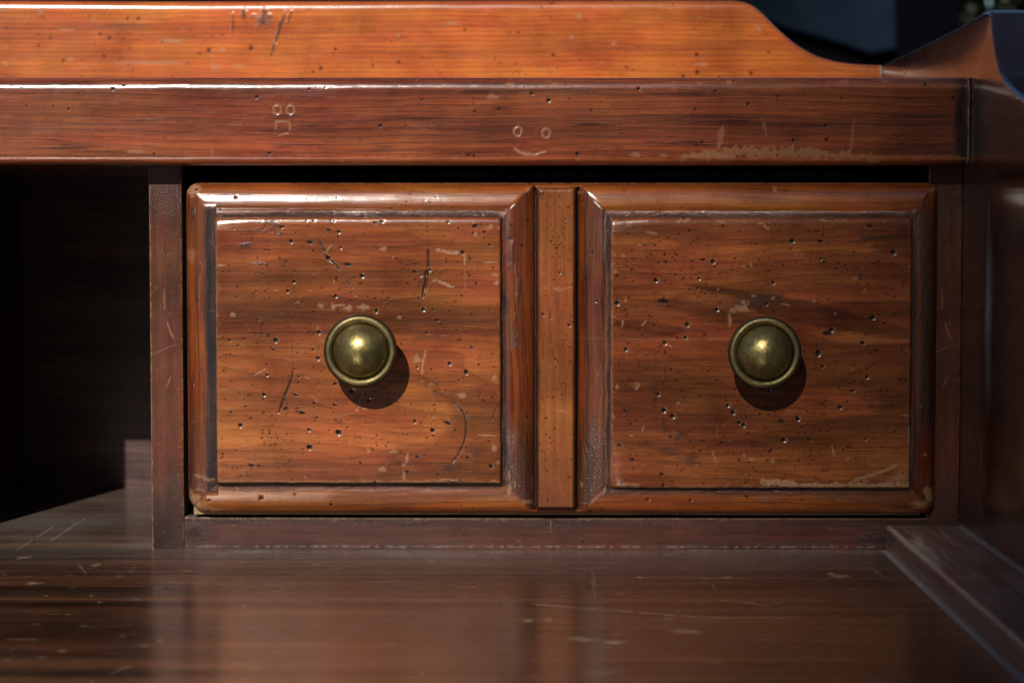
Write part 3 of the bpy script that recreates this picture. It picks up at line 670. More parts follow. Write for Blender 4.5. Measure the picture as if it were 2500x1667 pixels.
# stain lying in the cove round the panels
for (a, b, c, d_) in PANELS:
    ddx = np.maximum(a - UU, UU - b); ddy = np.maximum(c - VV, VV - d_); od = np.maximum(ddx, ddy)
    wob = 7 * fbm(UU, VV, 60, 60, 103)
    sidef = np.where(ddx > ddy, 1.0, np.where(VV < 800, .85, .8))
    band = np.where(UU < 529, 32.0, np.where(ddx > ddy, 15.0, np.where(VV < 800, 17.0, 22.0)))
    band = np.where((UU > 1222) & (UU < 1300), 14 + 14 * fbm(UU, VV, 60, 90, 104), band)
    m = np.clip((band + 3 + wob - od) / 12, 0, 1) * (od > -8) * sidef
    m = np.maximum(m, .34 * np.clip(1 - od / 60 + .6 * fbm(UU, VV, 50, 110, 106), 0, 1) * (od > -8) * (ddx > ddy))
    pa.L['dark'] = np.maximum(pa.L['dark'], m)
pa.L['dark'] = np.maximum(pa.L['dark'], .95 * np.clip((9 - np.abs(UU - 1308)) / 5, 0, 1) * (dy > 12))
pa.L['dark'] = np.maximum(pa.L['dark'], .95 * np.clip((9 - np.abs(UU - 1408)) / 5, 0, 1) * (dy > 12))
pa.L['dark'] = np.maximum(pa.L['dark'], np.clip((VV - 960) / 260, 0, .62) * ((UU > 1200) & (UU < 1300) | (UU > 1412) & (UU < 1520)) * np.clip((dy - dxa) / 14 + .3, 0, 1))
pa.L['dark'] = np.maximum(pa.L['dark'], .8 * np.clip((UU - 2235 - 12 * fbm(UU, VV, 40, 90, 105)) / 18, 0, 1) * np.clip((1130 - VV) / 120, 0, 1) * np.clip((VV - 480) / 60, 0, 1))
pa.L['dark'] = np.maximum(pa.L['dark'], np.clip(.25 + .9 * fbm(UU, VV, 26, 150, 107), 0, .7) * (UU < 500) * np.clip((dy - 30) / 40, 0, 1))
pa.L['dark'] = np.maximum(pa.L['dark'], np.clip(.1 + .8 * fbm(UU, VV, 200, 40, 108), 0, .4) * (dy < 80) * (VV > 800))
# dark patches on the left upright
for q in [(470, 520, 10, 30), (486, 700, 8, 60), (465, 1100, 12, 60), (455, 800, 5, 120), (470, 940, 8, 40), (1250, 620, 14, 40), (1262, 700, 10, 60), (1245, 560, 10, 30), (1255, 820, 12, 60)]:
    pa.blob('dark', *q, .65, soft=.9, rough=1.2, seed=int(q[1]))
# worn corners
for q in [(468, 462, 20, 16, .9), (478, 1232, 32, 24, .95), (462, 1205, 12, 16, .6), (510, 1246, 30, 8, .7), (2272, 1205, 13, 28, .95), (2258, 1232, 26, 12, .8), (2200, 1249, 60, 5, .8), (2278, 462, 14, 8, .6), (468, 625, 17, 18, .35), (1244, 1195, 5, 22, .9), (1243, 1160, 3, 12, .7), (1256, 1180, 3, 9, .6), (1420, 1180, 5, 9, .6), (1285, 1225, 22, 6, .5), (1290, 462, 9, 7, .6), (1415, 470, 10, 5, .4), (480, 1195, 18, 5, .5), (470, 480, 6, 3, .8), (2262, 1110, 5, 5, .8), (2252, 990, 3, 3, .9), (505, 1170, 24, 4, .55), (485, 1162, 16, 4, .5), (1890, 462, 5, 9, .5)]:
    pa.blob('wear', *q[:4], q[4], soft=.5, rough=1.0, seed=int(q[0]))
pa.stroke('wear', [(470, 1158), (500, 1170), (518, 1180)], 4, .6, rough=.6)
pa.stroke('wear', [(455, 814), (529, 815)], 1, .25); pa.stroke('wear', [(1410, 825), (1490, 826)], 1.6, .3)
pa.stroke('wear', [(480, DV0 + 1), (2270, DV0 + 1)], 1.6, .5, rough=2, taper=False); pa.stroke('wear', [(DU0 + 1, 480), (DU0 + 1, 1200)], 2, .5, rough=2, taper=False)
pa.stroke('wear', [(530, DV1 - 3), (2250, DV1 - 3)], 1.6, .35, rough=2, taper=False)
pa.stroke('wear', [(1312, 700), (1400, 702)], 8, .3, rough=1)
pa.stroke('wear', [(1300, 1160), (1298, 1200)], 2, .5)
pa.specks(620, 1.8, 3.1, seed=106, cluster=.35); pa.scratches(200, 18, a=.5, seed=107)
for q in [(634, 1215, 6), (717, 1205, 3), (805, 1232, 5), (577, 482, 4), (1350, 640, 0.1), (1244, 583, 5), (1246, 552, 4), (1288, 1017, 4), (1688, 1220, 4), (1826, 1211, 4), (1210, 520, 3), (1583, 1218, 4), (505, 1222, 3), (1444, 618, 4), (1456, 735, 4)]:
    pa.blob('pit', q[0], q[1], q[2] * 1.2, q[2], .9, soft=.4, depth=1.5)
Pm = pa.h.copy()
XX = Xof(UU, PN); ZZ = Zof(VV, PN)
# fold the outermost ring back to make the edge
cxm = np.where(dx < dy, np.sign(UU - 1370) * 1, 0)
outm = slab < 0
ru = np.where(UU < 1370, DU0 + R, DU1 - R); rv = np.where(VV < 850, DV0 + R, DV1 - R)
vx = np.where(cr, UU - ru, 0); vy = np.where(cr, VV - rv, 0); ln = np.hypot(vx, vy) + 1e-9
Uc = np.where(cr, ru + vx / ln * np.minimum(ln, R), np.clip(UU, DU0, DU1)); Vc = np.where(cr, rv + vy / ln * np.minimum(ln, R), np.clip(VV, DV0, DV1))
Uo = np.where(outm, Uc, UU); Vo = np.where(outm, Vc, VV)
Pm = np.where(outm, -18, Pm)
X3 = Xof(Uo, PN); Z3 = Zof(Vo, PN); Y3 = -Pm
# cells per piece
def cc(A): return (A[:-1, :-1] + A[1:, 1:]) / 2
cu, cv = cc(UU), cc(VV); cin = np.ones(cu.shape, bool)
for (a, b, c, d_) in PANELS: cin &= ~((cu > a + 7) & (cu < b - 7) & (cv > c + 7) & (cv < d_ - 7))
def mit(x0, x1, first):
    dxm = np.minimum(cu - x0, x1 - cu); dym = np.minimum(cv - DV0, DV1 - cv)
    a = (cu >= x0 - 4) & (cu <= x1 + 4)
    return a, (dxm < dym), (cv < 850), (cu < (x0 + x1) / 2)
for x0, x1 in ((AX0, AX1), (BX0, BX1)):
    a, side_, top_, lft = mit(x0, x1, True)
    if x0 == AX0: a = (cu < AX1)
    else: a = (cu >= BX0)
    for nm, msk, mt in (('top_edging', ~side_ & top_, 'edge_h'), ('bottom_edging', ~side_ & ~top_, 'edge_h'), ('side_edging', side_ & lft, 'edge_v'), ('side_edging', side_ & ~lft, 'edge_v')):
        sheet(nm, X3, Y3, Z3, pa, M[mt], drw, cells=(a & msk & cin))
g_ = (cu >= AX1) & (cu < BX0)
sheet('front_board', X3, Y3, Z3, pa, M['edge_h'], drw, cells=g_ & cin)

# centre strip
U = np.concatenate([[1308, 1308.4, 1309.4, 1311], np.arange(1313, 1402, 2.0), [1403, 1405, 1406.2, 1406.8, 1407.2]]); V = np.concatenate([[456, 456.4, 457.4], np.arange(459, 1241, 2.2), [1242.6, 1243.6, 1244]])
pa = Patch(U, V); e = np.minimum(np.minimum(pa.UU - 1308, 1407.2 - pa.UU), np.minimum(pa.VV - 456, 1244 - pa.VV) * 1.0)
pa.h += 24 + 40 * np.sqrt(1 - np.clip((11 - e) / 11, 0, 1) ** 2) + .5 * fbm(pa.UU, pa.VV, 50, 90, 111, 2)
pa.L['dark'] = np.maximum(.9 * np.clip((13 + 5 * fbm(pa.UU, pa.VV, 30, 60, 112) - (pa.UU - 1308)) / 10, 0, 1), .95 * np.clip((10 + 4 * fbm(pa.UU, pa.VV, 30, 60, 113) - (1407 - pa.UU)) / 7, 0, 1))
pa.L['dark'] = np.maximum(pa.L['dark'], np.clip((pa.VV - 1080) / 260, 0, .22)); pa.blob('dark', 1322, 475, 14, 12, .6, soft=.9, rough=1)
pa.specks(150, 1.6, 3.0, seed=114, cluster=.4, box=(1316, 1400, 470, 1235)); pa.scratches(45, 26, a=.4, seed=115)
pa.stroke('wear', [(1332, 703), (1365, 706), (1398, 700)], 6, .5, rough=1.2); pa.chips(8, (1312, 1400, 456, 466), r0=2, r1=6, a=.5, seed=116); pa.stroke('wear', [(1350, 998), (1385, 1004)], 4, .4, rough=.8)
for q in [(1367, 665, 4), (1326, 767, 5), (1390, 793, 5), (1345, 775, 3), (1381, 536, 3), (1368, 627, 2.5)]: pa.blob('pit', q[0], q[1], q[2] * 1.2, q[2], .9, soft=.4, depth=1.5)
pa.L['tone'] += .35 * fbm(pa.UU, pa.VV, 200, 110, 117) + .03
sheet('centre_strip', Xof(pa.UU, PN), -pa.h, Zof(pa.VV, PN), pa, M['strip'], drw)

# raised panels
def zc(lst, ox, oy, s_): return [(ox + q[0] / s_, oy + q[1] / s_) + tuple(q[2:]) for q in lst]
pitsL = zc([(922, 328, 6.5), (1475, 218, 6.5), (1495, 403, 4.5), (1345, 520, 8), (950, 795, 5.5), (878, 905, 5.5), (1437, 960, 6), (1240, 1380, 7.5), (203, 1470, 5.5), (378, 1455, 4), (735, 1470, 8), (1100, 92, 3.5)], 520, 520, 4.753) \
 + zc([(77, 728, 9, 7), (237, 1135, 6), (785, 1115, 6.5), (1235, 460, 6.5), (860, 660, 5)], 870, 520, 4.751) \
 + zc([(615, 295, 5.5), (970, 310, 4.5), (1190, 105, 6), (1133, 10, 5), (580, 515, 7), (310, 860, 7), (1083, 908, 6.5, 5), (1413, 940, 11, 9), (1087, 1105, 10, 8), (1570, 475, 9, 7)], 520, 850, 4.611) \
 + zc([(1055, 165, 6.5), (1238, 262, 7.5), (660, 812, 5.5), (860, 915, 7.5), (1518, 1315, 7.5), (692, 207, 4), (145, 582, 7, 5)], 870, 850, 4.611)
ovalL = zc([(813, 163, 8, 4), (1135, 338, 8, 5), (1353, 195, 6, 4), (1575, 597, 9, 5), (205, 607, 3, 2.5), (125, 683, 3, 2.5), (545, 1232, 5, 2.5), (625, 430, 4, 2.5), (665, 432, 3, 2.5), (595, 652, 3, 2.4), (600, 705, 3, 2.4), (632, 745, 3, 2.4), (297, 1530, 4, 3), (515, 903, 4, 2.4), (282, 968, 3, 2.4), (873, 570, 3, 2.4), (838, 623, 3, 2.4), (1185, 88, 4, 2.4), (1380, 80, 4, 2), (1420, 90, 3, 2.2), (977, 225, 2.6, 3)], 520, 520, 4.753) \
 + zc([(228, 115, 6, 3.5), (308, 100, 6, 5), (1380, 150, 8, 6), (1485, 222, 4, 4), (1070, 108, 4.5, 3), (1550, 368, 4, 3.5), (690, 680, 7, 4.5), (1393, 818, 4, 3.6), (943, 1238, 6, 4.5), (822, 1380, 5, 3), (1343, 1550, 5.5, 3.5), (380, 980, 4, 3), (350, 1010, 3, 2.6), (1355, 232, 3.5, 3), (1185, 182, 3.5, 2.6), (1170, 1352, 3.5, 2.6), (895, 1115, 3.5, 2.6)], 870, 520, 4.751) \
 + zc([(935, 515, 8, 3.5), (823, 668, 8, 4.2), (1003, 715, 9, 5), (960, 665, 4.5, 3), (1145, 605, 5, 4), (1373, 627, 5.5, 4.2), (430, 1303, 8.5, 4.4), (517, 1310, 5, 3.4), (205, 708, 4.5, 3), (370, 645, 4.5, 3), (1378, 390, 7, 4), (1170, 765, 4, 3), (685, 5, 6, 3), (465, 278, 4, 2.4), (957, 42, 3.4, 2.8), (613, 175, 3, 3)], 520, 850, 4.611) \
 + zc([(1030, 828, 9.5, 4.8), (1118, 912, 4, 3.4), (693, 1208, 6, 4), (580, 1375, 5.5, 3.4), (872, 972, 4.6, 2.6), (880, 628, 4.5, 2.6), (850, 228, 4.5, 2.6), (1380, 178, 4, 3), (1255, 1215, 4, 4), (1155, 345, 3.2, 3), (625, 620, 3, 2.6), (1495, 1035, 3.6, 2.6), (1190, 685, 2.6, 2.6), (925, 1402, 4, 2.6), (210, 1492, 4, 2.4)], 870, 850, 4.611)
pitsR = zc([(1190, 545, 8, 7), (552, 755, 8), (120, 1010, 9, 7.5), (1238, 1082, 8, 7), (903, 1250, 7.5), (890, 1398, 6.5, 5), (655, 1455, 6.5), (217, 1522, 5.5), (1023, 845, 3.5), (870, 60, 5), (1035, 735, 5.5, 4.5)], 1480, 520, 4.61) \
 + zc([(370, 315, 9, 8), (1500, 442, 9.5, 8), (160, 780, 6), (1275, 1175, 8.5, 7), (815, 1312, 9, 7), (1165, 1455, 9, 6.5), (85, 1020, 6), (670, 1555, 7), (690, 518, 4.5)], 1850, 520, 4.611) \
 + zc([(1477, 35, 9.5), (1510, 122, 5.5), (1632, 407, 7.5), (1340, 488, 7.5), (1240, 635, 10, 7), (887, 443, 7.5), (850, 395, 7, 5.5), (930, 513, 7), (960, 530, 7), (463, 470, 9.5, 6.5), (403, 428, 8.5), (363, 316, 6), (1428, 632, 5), (1812, 628, 5), (1720, 292, 8, 4.5), (1820, 197, 6), (1140, 295, 6), (137, 8, 5.5)], 1480, 850, 2.868)
ovalR = zc([(640, 985, 16, 6.5), (1077, 523, 7.5, 3.4), (663, 545, 4.6, 3.4), (930, 200, 4, 3.4), (127, 708, 4.6, 3.2), (867, 728, 3.4, 3), (1298, 147, 4, 3.6), (1303, 870, 3.2, 2.8), (1100, 1368, 4.5, 2.8), (378, 1292, 6, 3.4), (1440, 510, 3.2, 2.8), (540, 360, 2.6, 4), (765, 690, 2.6, 3.6), (945, 725, 3, 2.4), (1105, 907, 3.4, 2.6), (475, 1150, 3.2, 2.6), (505, 1172, 3, 2.6), (410, 1362, 4, 2.4), (490, 460, 2.8, 2.6), (233, 238, 2.8, 2.6), (808, 240, 3.2, 2.6)], 1480, 520, 4.61) \
 + zc([(1235, 145, 9, 4.4), (770, 1345, 14, 5.5), (885, 565, 4.6, 2.8), (967, 587, 3.4, 2.4), (1135, 700, 4.4, 2.6), (662, 208, 3.6, 3), (680, 318, 8, 4), (1410, 1235, 4, 3), (240, 935, 3, 2.6), (1055, 435, 3, 2.6), (1610, 650, 3, 2.4), (655, 1482, 4, 3), (860, 1502, 3, 2.4), (1315, 1545, 4, 3), (1505, 1130, 2.6, 3)], 1850, 520, 4.611) \
 + zc([(1223, 502, 8.5, 4), (1147, 710, 6.5, 3.4), (185, 770, 6.5, 4), (388, 870, 5.5, 4.4), (1507, 385, 6.5, 2.6), (137, 430, 7.5, 3.2), (93, 668, 6.5, 4), (773, 220, 5.5, 2.6), (655, 333, 4.6, 2.4), (930, 772, 5, 2.6), (1075, 452, 4.2, 3.4), (1137, 455, 4.6, 2.2), (805, 650, 6, 2.4), (1392, 588, 4.6, 2.4), (1113, 545, 3.4, 2.4), (400, 947, 5, 4), (1345, 778, 2.4, 3), (660, 708, 4, 3), (2018, 577, 3.4, 3), (1710, 688, 3, 2.6), (1912, 290, 5, 2.2), (2000, 393, 5, 2.2), (2195, 200, 5, 3)], 1480, 850, 2.868)

def raised_panel(k, rect, mat, pits, ovals):
    a, b, c, d_ = rect
    E = np.array([-4.5, -3.6, -2.2, -.8, .8, 2.4])
    U = np.concatenate([a + E, np.arange(a + 4.2, b - 4, 2.05), b - E[::-1]]); V = np.concatenate([c + E, np.arange(c + 4.2, d_ - 4, 2.05), d_ - E[::-1]])
    pa = Patch(U, V); UU, VV = pa.UU, pa.VV
    e = np.minimum(np.minimum(UU - a, b - UU), np.minimum(VV - c, d_ - VV)) + .8 * fbm(UU, VV, 24, 24, 120 + k, 2)
    TOP = 79.0
    pa.h += TOP - 4 * np.clip(1 - (e + 1) / 6, 0, 1) ** 2 - 26 * np.clip(-(e + .6) / 3.4, 0, 1) ** .8
    # worn, softly rolled margins
    et = VV - c
    pa.h -= 3.4 * np.clip(1 - et / 17, 0, 1) ** 2
    if k == 1:
        g = np.clip(1 - (UU - a) / 34, 0, 1); pa.h -= 5 * g ** 2 * np.clip((VV - 1040) / 90, 0, 1)
        q = np.hypot(np.clip(1 - (UU - a) / 90, 0, 1), 0) * np.clip(1 - (VV - c) / 34, 0, 1); pa.h -= 6 * q
        pa.h -= 5 * (np.clip(1 - (d_ - VV) / 30, 0, 1) * np.clip(1 - (UU - a) / 110, 0, 1)) ** 1.5
    else:
        q = np.clip(1 - (UU - a) / 80, 0, 1) * np.clip(1 - (VV - c) / 30, 0, 1); pa.h -= 5 * q
    pa.h += .7 * fbm(UU, VV, 120, 90, 130 + k, 2) + .16 * fbm(UU, VV, 16, 9, 133 + k, 2)
    R_ = np.random.default_rng(140 + k)
    for q in pits:
        ru = q[2] * .88; rv = (q[3] if len(q) > 3 else q[2]) * .88
        pa.blob('wear', q[0] + 1, q[1] + 1.5, ru + .6, rv + .8, .3, soft=.4, rough=.5, seed=int(q[0]))  # pale spot shifted down-right: sunlit pit rim painted into the colour
        pa.blob('pit', q[0] - .4, q[1] - .6, ru * .95, rv * .9, 1, ang=R_.normal() * .3, soft=.3)
        pa.blob(None, q[0], q[1], ru * .98, rv * .98, 0, depth=min(ru, rv) * R_.uniform(.15, .6))
    for q in ovals: pa.blob('pit', q[0], q[1], q[2] * 1.1, q[3] * 1.12, .94, ang=.1 + R_.normal() * .2, soft=.35, depth=.9)
    pa.specks(520 if k == 0 else 800, 1.8, 3.1, seed=150 + k, cluster=.45, box=(a + 6, b - 6, c + 10, d_ - 6))
    pa.scratches(130, 22, a=.45, seed=160 + k, flat=.7)
    pa.chips(46, (a, a + 8, c, d_), r0=1.5, r1=6, a=.6, seed=170 + k); pa.chips(40, (a, b, d_ - 7, d_), r0=1.5, r1=6, a=.7, seed=172 + k)
    pa.chips(30, (b - 8, b, c, d_), r0=1, r1=5, a=.55, seed=174 + k); pa.chips(26, (a, b, c + 2, c + 9), r0=1, r1=5, a=.7, seed=176 + k)
    pa.stroke('wear', [(a, d_ - 1), (b, d_ - 1)], 2, .7, rough=1.3, taper=False); pa.stroke('wear', [(a + 1, c), (a + 1, d_)], 2, .5, rough=1.5, taper=False)
    if k == 0:
        pa.poly('tone', [(529, 1020), (620, 1000), (700, 996), (870, 985), (960, 932), (994, 928), (1043, 941), (1078, 956), (1108, 1013), (1087, 1056), (1054, 1073), (957, 1097), (870, 1112), (700, 1128), (520, 1135)], .34, 5)
        pa.poly('tone', [(520, 700), (700, 716), (900, 712), (1230, 735), (1230, 800), (1000, 800), (800, 790), (520, 800)], -.36, 16)
        pa.poly('tone', [(1000, 925), (1060, 905), (1230, 900), (1230, 1180), (900, 1180), (950, 1105), (1054, 1080), (1100, 1040), (1112, 1010), (1080, 950)], -.24, 10)
        pa.poly('tone', [(700, 535), (1230, 545), (1230, 600), (900, 640), (650, 640), (640, 560)], .14, 18)
        for q in [(667, 547, 26, 14, .7), (612, 562, 50, 7, .55), (680, 571, 16, 6, .6), (604, 596, 26, 14, .6), (590, 606, 34, 10, .4), (636, 642, 26, 9, .6), (1163, 1099, 34, 16, .5), (1090, 1138, 34, 12, .45), (1150, 1015, 24, 10, .35), (1112, 1140, 40, 10, .3), (650, 770, 90, 10, .28), (560, 750, 50, 16, .25), (1120, 785, 110, 8, .35), (1050, 822, 70, 7, .4), (1075, 962, 22, 14, .45), (1060, 930, 46, 8, .3), (1170, 950, 34, 14, .25), (1110, 1170, 30, 6, .6), (612, 964, 14, 9, .3), (545, 1163, 20, 10, .3)]:
            pa.blob('dark', *q[:4], min(1, q[4] * 1.15), soft=.95, rough=1.3, seed=int(q[0]))
        pa.stroke('dark', [(780, 585), (790, 605), (798, 623), (806, 632), (820, 645), (831, 657)], 6, .9, depth=3.5, rough=.4); pa.stroke('dark', [(831, 657), (845, 678), (857, 697), (875, 722)], 3, .45, depth=.8)
        pa.stroke('wear', [(811, 598), (803, 608), (797, 619)], 3.4, .8)
        pa.stroke('dark', [(1047, 611), (1046, 650), (1042, 668)], 7, .85, depth=3.5, rough=.3, taper=False); pa.stroke('dark', [(1043, 664), (1040, 690), (1034, 722)], 8, .9, depth=4.5, rough=.3, taper=False); pa.stroke('dark', [(1046, 572), (1046, 612)], 2, .5)
        pa.stroke('dark', [(1024, 673), (1036, 672), (1048, 664)], 5, .9, depth=2, rough=.4)
        pa.stroke('wear', [(1062, 608), (1090, 614), (1128, 617)], 6, .65, depth=1.5, rough=.6); pa.stroke('wear', [(1135, 622), (1135, 646)], 5, .75, rough=.8, depth=1); pa.stroke('wear', [(1136, 655), (1136, 690), (1137, 722)], 2.4, .35, rough=1)
        pa.stroke('wear', [(1057, 686), (1067, 682)], 5, .7, rough=.6); pa.stroke('wear', [(1070, 685), (1086, 692), (1102, 700)], 6, .8, depth=1, rough=.6); pa.stroke('dark', [(1094, 697), (1108, 701)], 3, .6)
        for q in [(786, 746, 9, 7), (815, 748, 6, 10), (835, 744, 16, 3), (852, 752, 13, 8), (888, 750, 13, 9), (920, 758, 7, 8), (976, 774, 8, 4), (1196, 554, 14, 10), (1158, 542, 9, 5), (1162, 572, 5, 6), (571, 767, 7, 6), (675, 708, 6, 3), (962, 627, 3, 4), (938, 608, 8, 7), (1018, 876, 15, 11), (1034, 905, 3, 4), (994, 1117, 5, 15), (985, 1131, 6, 5), (934, 1143, 12, 6), (987, 1158, 5, 20), (957, 1101, 14, 3), (961, 1094, 3, 6), (900, 1098, 6, 5), (1127, 962, 10, 10), (1060, 1018, 5, 4), (1209, 920, 8, 10), (1206, 1090, 6, 9), (1052, 935, 8, 3), (540, 648, 12, 5), (745, 1162, 3, 2), (1030, 928, 3, 4), (870, 724, 3, 3), (817, 686, 4, 4), (777, 800, 4, 6), (723, 738, 12, 2.4), (760, 708, 4, 4), (1200, 640, 14, 3), (1208, 670, 12, 4), (1212, 690, 8, 8), (1040, 710, 4, 8), (1190, 1060, 24, 2.4)]:
            pa.blob('wear', *q, .75, soft=.5, rough=1.0, seed=int(q[0] + q[1]))
        pa.stroke('wear', [(1039, 852), (1037, 866), (1034, 878), (1031, 895), (1029, 911)], 3.6, 1, rough=.3, depth=1)
        pa.stroke('dark', [(714, 828), (716, 878), (716, 905)], 3, .4, depth=.8); pa.stroke('dark', [(716, 905), (713, 922), (704, 945), (695, 965), (689, 982), (681, 1006)], 6, .95, depth=4, rough=.2)
        pa.stroke('wear', [(624, 913), (638, 906), (650, 899)], 3.6, .8, rough=.5); pa.stroke('wear', [(744, 919), (758, 923)], 3.4, .7); pa.stroke('wear', [(700, 877), (722, 879)], 4, .5, rough=.9)
        pa.stroke('wear', [(758, 961), (768, 968), (776, 980)], 2.2, .45); pa.stroke('wear', [(795, 1016), (830, 1013), (867, 1005)], 3, .4, rough=.6)
        pa.stroke('dark', [(884, 960), (876, 975), (870, 993)], 3, .8, depth=2); pa.blob('wear', 872, 999, 6, 4, .9); pa.blob('wear', 892, 995, 9, 3, .8)  # the two pale blobs are glints painted into the colour
        pa.stroke('dark', [(1111, 980), (1122, 992), (1130, 1004), (1137, 1022), (1139, 1038), (1136, 1067), (1130, 1085), (1120, 1106), (1106, 1124)], 5, .9, depth=3.5, rough=.2)
        pa.stroke('wear', [(1108, 984), (1120, 998), (1128, 1012)], 2, .4)
        pa.stroke('dark', [(1216, 985), (1208, 1005), (1202, 1024)], 5, .5, depth=1.5, rough=.8)
        pa.stroke('wear', [(529, 817), (590, 816), (650, 817)], 1.2, .35, rough=.8); pa.stroke('wear', [(530, 951), (570, 950), (600, 953)], 2, .4)
        pa.stroke('wear', [(1075, 1168), (1100, 1167)], 3, .8); pa.stroke('wear', [(760, 1174), (1090, 1173)], 4, .7, rough=.8)
        pa.blob('dark', 880, 1080, 1, 1, .1)
    else:
        U_ = 1480; W_ = 4.61
        for pl, am, so in [([(1545, 776), (1600, 780), (1664, 792), (1672, 812), (1640, 822), (1600, 818), (1500, 800), (1490, 780)], -.34, 6),
                           ([(1640, 726), (1700, 734), (1780, 752), (1850, 770), (1850, 800), (1760, 790), (1700, 775), (1640, 760), (1590, 745)], -.26, 9),
                           ([(1650, 687), (1720, 690), (1800, 705), (1850, 712), (1950, 726), (2056, 752), (2119, 772), (2220, 800), (2220, 830), (2060, 812), (1950, 790), (1850, 765), (1800, 730), (1700, 708)], -.34, 6),
                           ([(1935, 600), (2060, 605), (2220, 640), (2225, 700), (2100, 690), (2000, 665)], -.22, 16),
                           ([(2080, 560), (2225, 560), (2225, 640), (2130, 620)], -.25, 18),
                           ([(1860, 790), (1960, 800), (2060, 830), (2225, 855), (2225, 990), (2150, 1010), (2130, 960), (2080, 945), (1960, 935), (1900, 880)], -.22, 10),
                           ([(1485, 880), (1600, 880), (1720, 900), (1780, 930), (1700, 960), (1640, 1010), (1485, 1020)], -.2, 16),
                           ([(1700, 1100), (1760, 1070), (1830, 1050), (1900, 1024), (1960, 1030), (2040, 1020), (2140, 1012), (2225, 1010), (2225, 1060), (2000, 1070), (1850, 1090)], -.14, 5),
                           ([(1960, 960), (2040, 945), (2085, 955), (2100, 970), (2140, 1005), (2040, 1018), (1960, 1026), (1900, 1018), (1920, 985)], .22, 5),
                           ([(1880, 590), (1990, 600), (2060, 632), (1990, 640), (1890, 632)], .10, 6),
                           ([(1490, 560), (1850, 560), (1900, 640), (1700, 680), (1490, 660)], .10, 20),
                           ([(1900, 1080), (2225, 1070), (2225, 1187), (1950, 1187)], .12, 24)]:
            pa.poly('tone', pl, am * 1.4, so)
        for q in [(1870, 735, 90, 26, .55), (1800, 745, 50, 20, .35), (1660, 1055, 26, 18, .55), (1640, 1100, 40, 16, .45), (1690, 1120, 30, 14, .5), (1620, 1130, 50, 18, .35), (1570, 1080, 40, 14, .3), (1700, 805, 60, 10, .4), (2130, 580, 60, 10, .45), (2160, 610, 50, 10, .4), (2095, 590, 30, 8, .4), (2200, 560, 30, 16, .4), (2212, 600, 10, 60, .4), (1600, 940, 12, 60, .3), (1620, 1040, 12, 30, .4), (1850, 890, 60, 14, .25), (2060, 700, 90, 8, .3), (2120, 740, 90, 8, .35), (1990, 570, 30, 10, .25), (2180, 880, 40, 10, .3)]:
            pa.blob('dark', *q[:4], min(1, q[4] * 1.15), soft=.95, rough=1.3, seed=int(q[0]))
        pa.stroke('wear', [(1500, 1176), (1560, 1180)], 6, .5, rough=.9)
        pa.stroke('wear', [(1864, 1171), (1900, 1176), (1950, 1180), (2003, 1182), (2090, 1180), (2216, 1182)], 12, .85, rough=.9, taper=False)
        pa.stroke('wear', [(1890, 1168), (1925, 1172), (1952, 1180)], 7, .9, rough=.7); pa.stroke('wear', [(2055, 1182), (2100, 1165), (2150, 1150), (2195, 1128)], 9, .75, rough=.9); pa.stroke('wear', [(2090, 1182), (2102, 1170), (2125, 1172)], 8, .8, rough=.8)
        pa.poly('wear', [(2130, 1184), (2170, 1160), (2215, 1125), (2222, 1187)], .5, 12); pa.stroke('wear', [(2218, 1040), (2217, 1186)], 4, .7, rough=1.2, taper=False); pa.stroke('wear', [(2200, 1010), (2222, 1013)], 3, .6)
        for q in [(1817, 745, 9, 18), (1806, 752, 20, 10), (1785, 758, 12, 6), (1838, 722, 9, 4), (1780, 780, 5, 16), (1520, 623, 7, 6), (1500, 663, 7, 6), (1526, 732, 4, 5), (1560, 598, 8, 3), (1555, 942, 8, 8), (1507, 941, 5, 6), (1832, 1119, 9, 6), (1816, 1108, 4, 6), (1702, 1132, 7, 5), (2067, 1117, 5, 5), (1655, 983, 6, 5), (1884, 727, 5, 4), (2083, 679, 7, 4), (2106, 707, 3, 6), (1984, 732, 5, 5), (1750, 706, 3, 3), (1885, 1123, 6, 6), (2036, 765, 4, 6), (1653, 541, 6, 4), (1540, 1060, 6, 3)]:
            pa.blob('wear', *q, .65, soft=.5, rough=1.0, seed=int(q[0] + q[1]))
        for st in [[(1575, 565), (1588, 568), (1602, 571)], [(1745, 540), (1770, 544)], [(1860, 548), (1866, 555), (1875, 560)], [(1998, 536), (2012, 540)], [(1628, 838), (1640, 846)], [(1520, 780), (1518, 795)], [(1564, 795), (1576, 782)], [(1808, 648), (1818, 652)], [(1829, 640), (1832, 652)], [(1570, 1036), (1568, 1052)], [(1738, 1095), (1748, 1125)], [(2030, 1085), (2036, 1108)], [(1845, 545), (1860, 545)], [(1900, 740), (1925, 744)]]:
            pa.stroke('wear', st, 4, .7, rough=.6, depth=.6)
        pa.stroke('dark', [(1600, 860), (1608, 900), (1618, 940), (1624, 990)], 3, .45, depth=.8); pa.stroke('dark', [(1616, 865), (1620, 905), (1626, 990)], 2, .4); pa.stroke('dark', [(1574, 590), (1577, 625)], 2, .4)
        pa.stroke('wear', [(1495, 826), (1800, 827)], 1.8, .35, rough=1); pa.stroke('wear', [(1960, 829), (2215, 828)], 1.6, .3, rough=1)
        pa.blob('wear', 1671, 536, 12, 9, .6, rough=1)
    pa.L['tone'] += .16 * fbm(UU, VV, 500, 26, 180 + k) + .10 * fbm(UU + VV * 2, VV, 160, 14, 184 + k)
    sheet('raised_panel', Xof(UU, PN), -pa.h, Zof(VV, PN), pa, mat, drw)
raised_panel(0, PANELS[0], M['panel'], pitsL, ovalL)
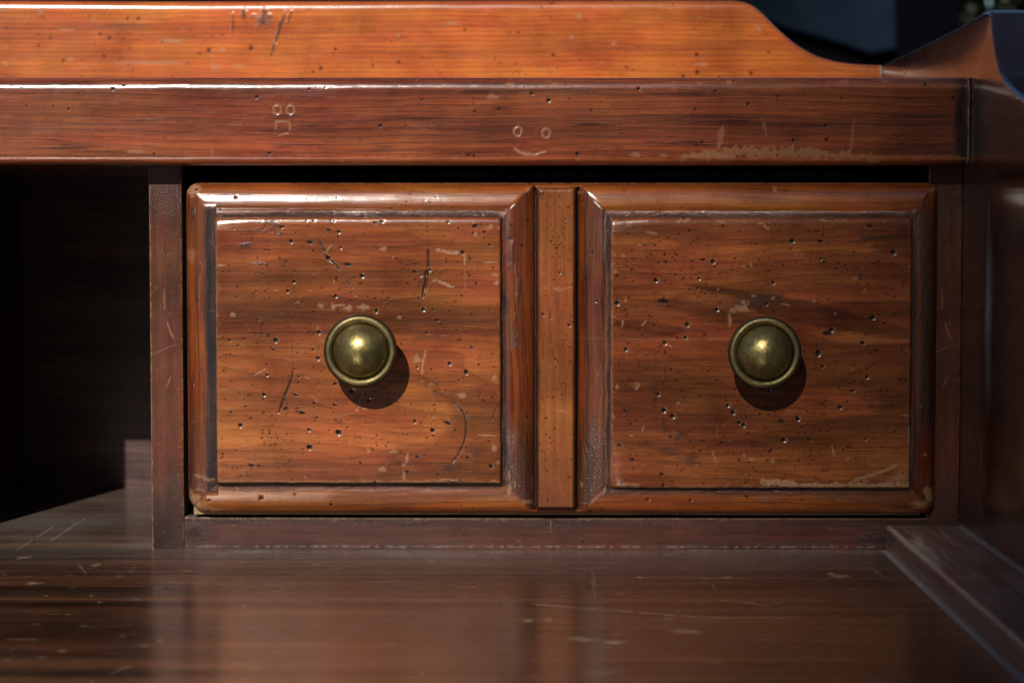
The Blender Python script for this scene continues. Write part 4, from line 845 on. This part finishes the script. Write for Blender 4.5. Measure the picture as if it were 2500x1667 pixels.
raised_panel(1, PANELS[1], M['panel2'], pitsR, ovalR)
box('drawer_box', float(Xof(470)), float(Xof(2248)), -1150, 16, ZR + 8, float(Zof(500)), M['raw'], drw, 2)

# ------------------------------------------------------------------ knobs
def lathe(name, prof, mat, parent, cx, cz, base, tarn=None, n=96):
    vs, fs, tv = [], [], []
    for (r, p) in prof:
        for k in range(n):
            a = 2 * math.pi * k / n; vs.append(((cx + r * math.cos(a)) * S, -(base + p) * S, (cz + r * math.sin(a)) * S)); tv.append(tarn(r, p) if tarn else 0)
    for j in range(len(prof) - 1):
        for k in range(n):
            a, b = j * n + k, j * n + (k + 1) % n; fs.append((a, b, b + n, a + n))
    me = bpy.data.meshes.new(name); me.from_pydata(vs, [], fs); me.polygons.foreach_set('use_smooth', [True] * len(fs)); me.update()
    at = me.attributes.new('tarnish', 'FLOAT', 'POINT'); at.data.foreach_set('value', tv)
    return put(name, me, mat, parent)
KN = []
for (u, v, sd) in ((879, 857, 2.0), (1868, 861, 9.0)):
    kp = 79 + 100
    cx, cz = float(Xof(u, kp)), float(Zof(v, kp)); mt = brass('brass', sd)
    rim = [(26, -6), (26, 40), (30, 58), (50, 70), (72, 80), (80, 88)]
    for a in np.radians(np.arange(-40, 150, 8)): rim.append((76.0 + 11.0 * math.cos(a), 97 + 12 * math.sin(a)))
    rim += [(66.2, 99), (65, 94)]
    k_ = lathe('knob', rim, mt, drw, cx, cz, 79, lambda r, p: min(1, .48 + max(0, min(1, (69 - r) / 3)) * (p > 90) * .6 + .35 * max(0, min(1, (r - 79) / 6))))
    dome = []
    Rs = 73.0; h0 = Rs * math.cos(math.asin(66.6 / Rs))
    dome.append((66.8, 90))
    for a in np.linspace(math.asin(66.6 / Rs), 0.0, 26): dome.append((Rs * math.sin(a) if a > 0 else .01, 98 + Rs * math.cos(a) - h0))
    d_o = lathe('knob_dome', dome, mt, k_, cx, cz, 79, lambda r, p: .7 * max(0, min(1, (r - 65) / 2.0)))
    d_o.location = (0, 0, 0)
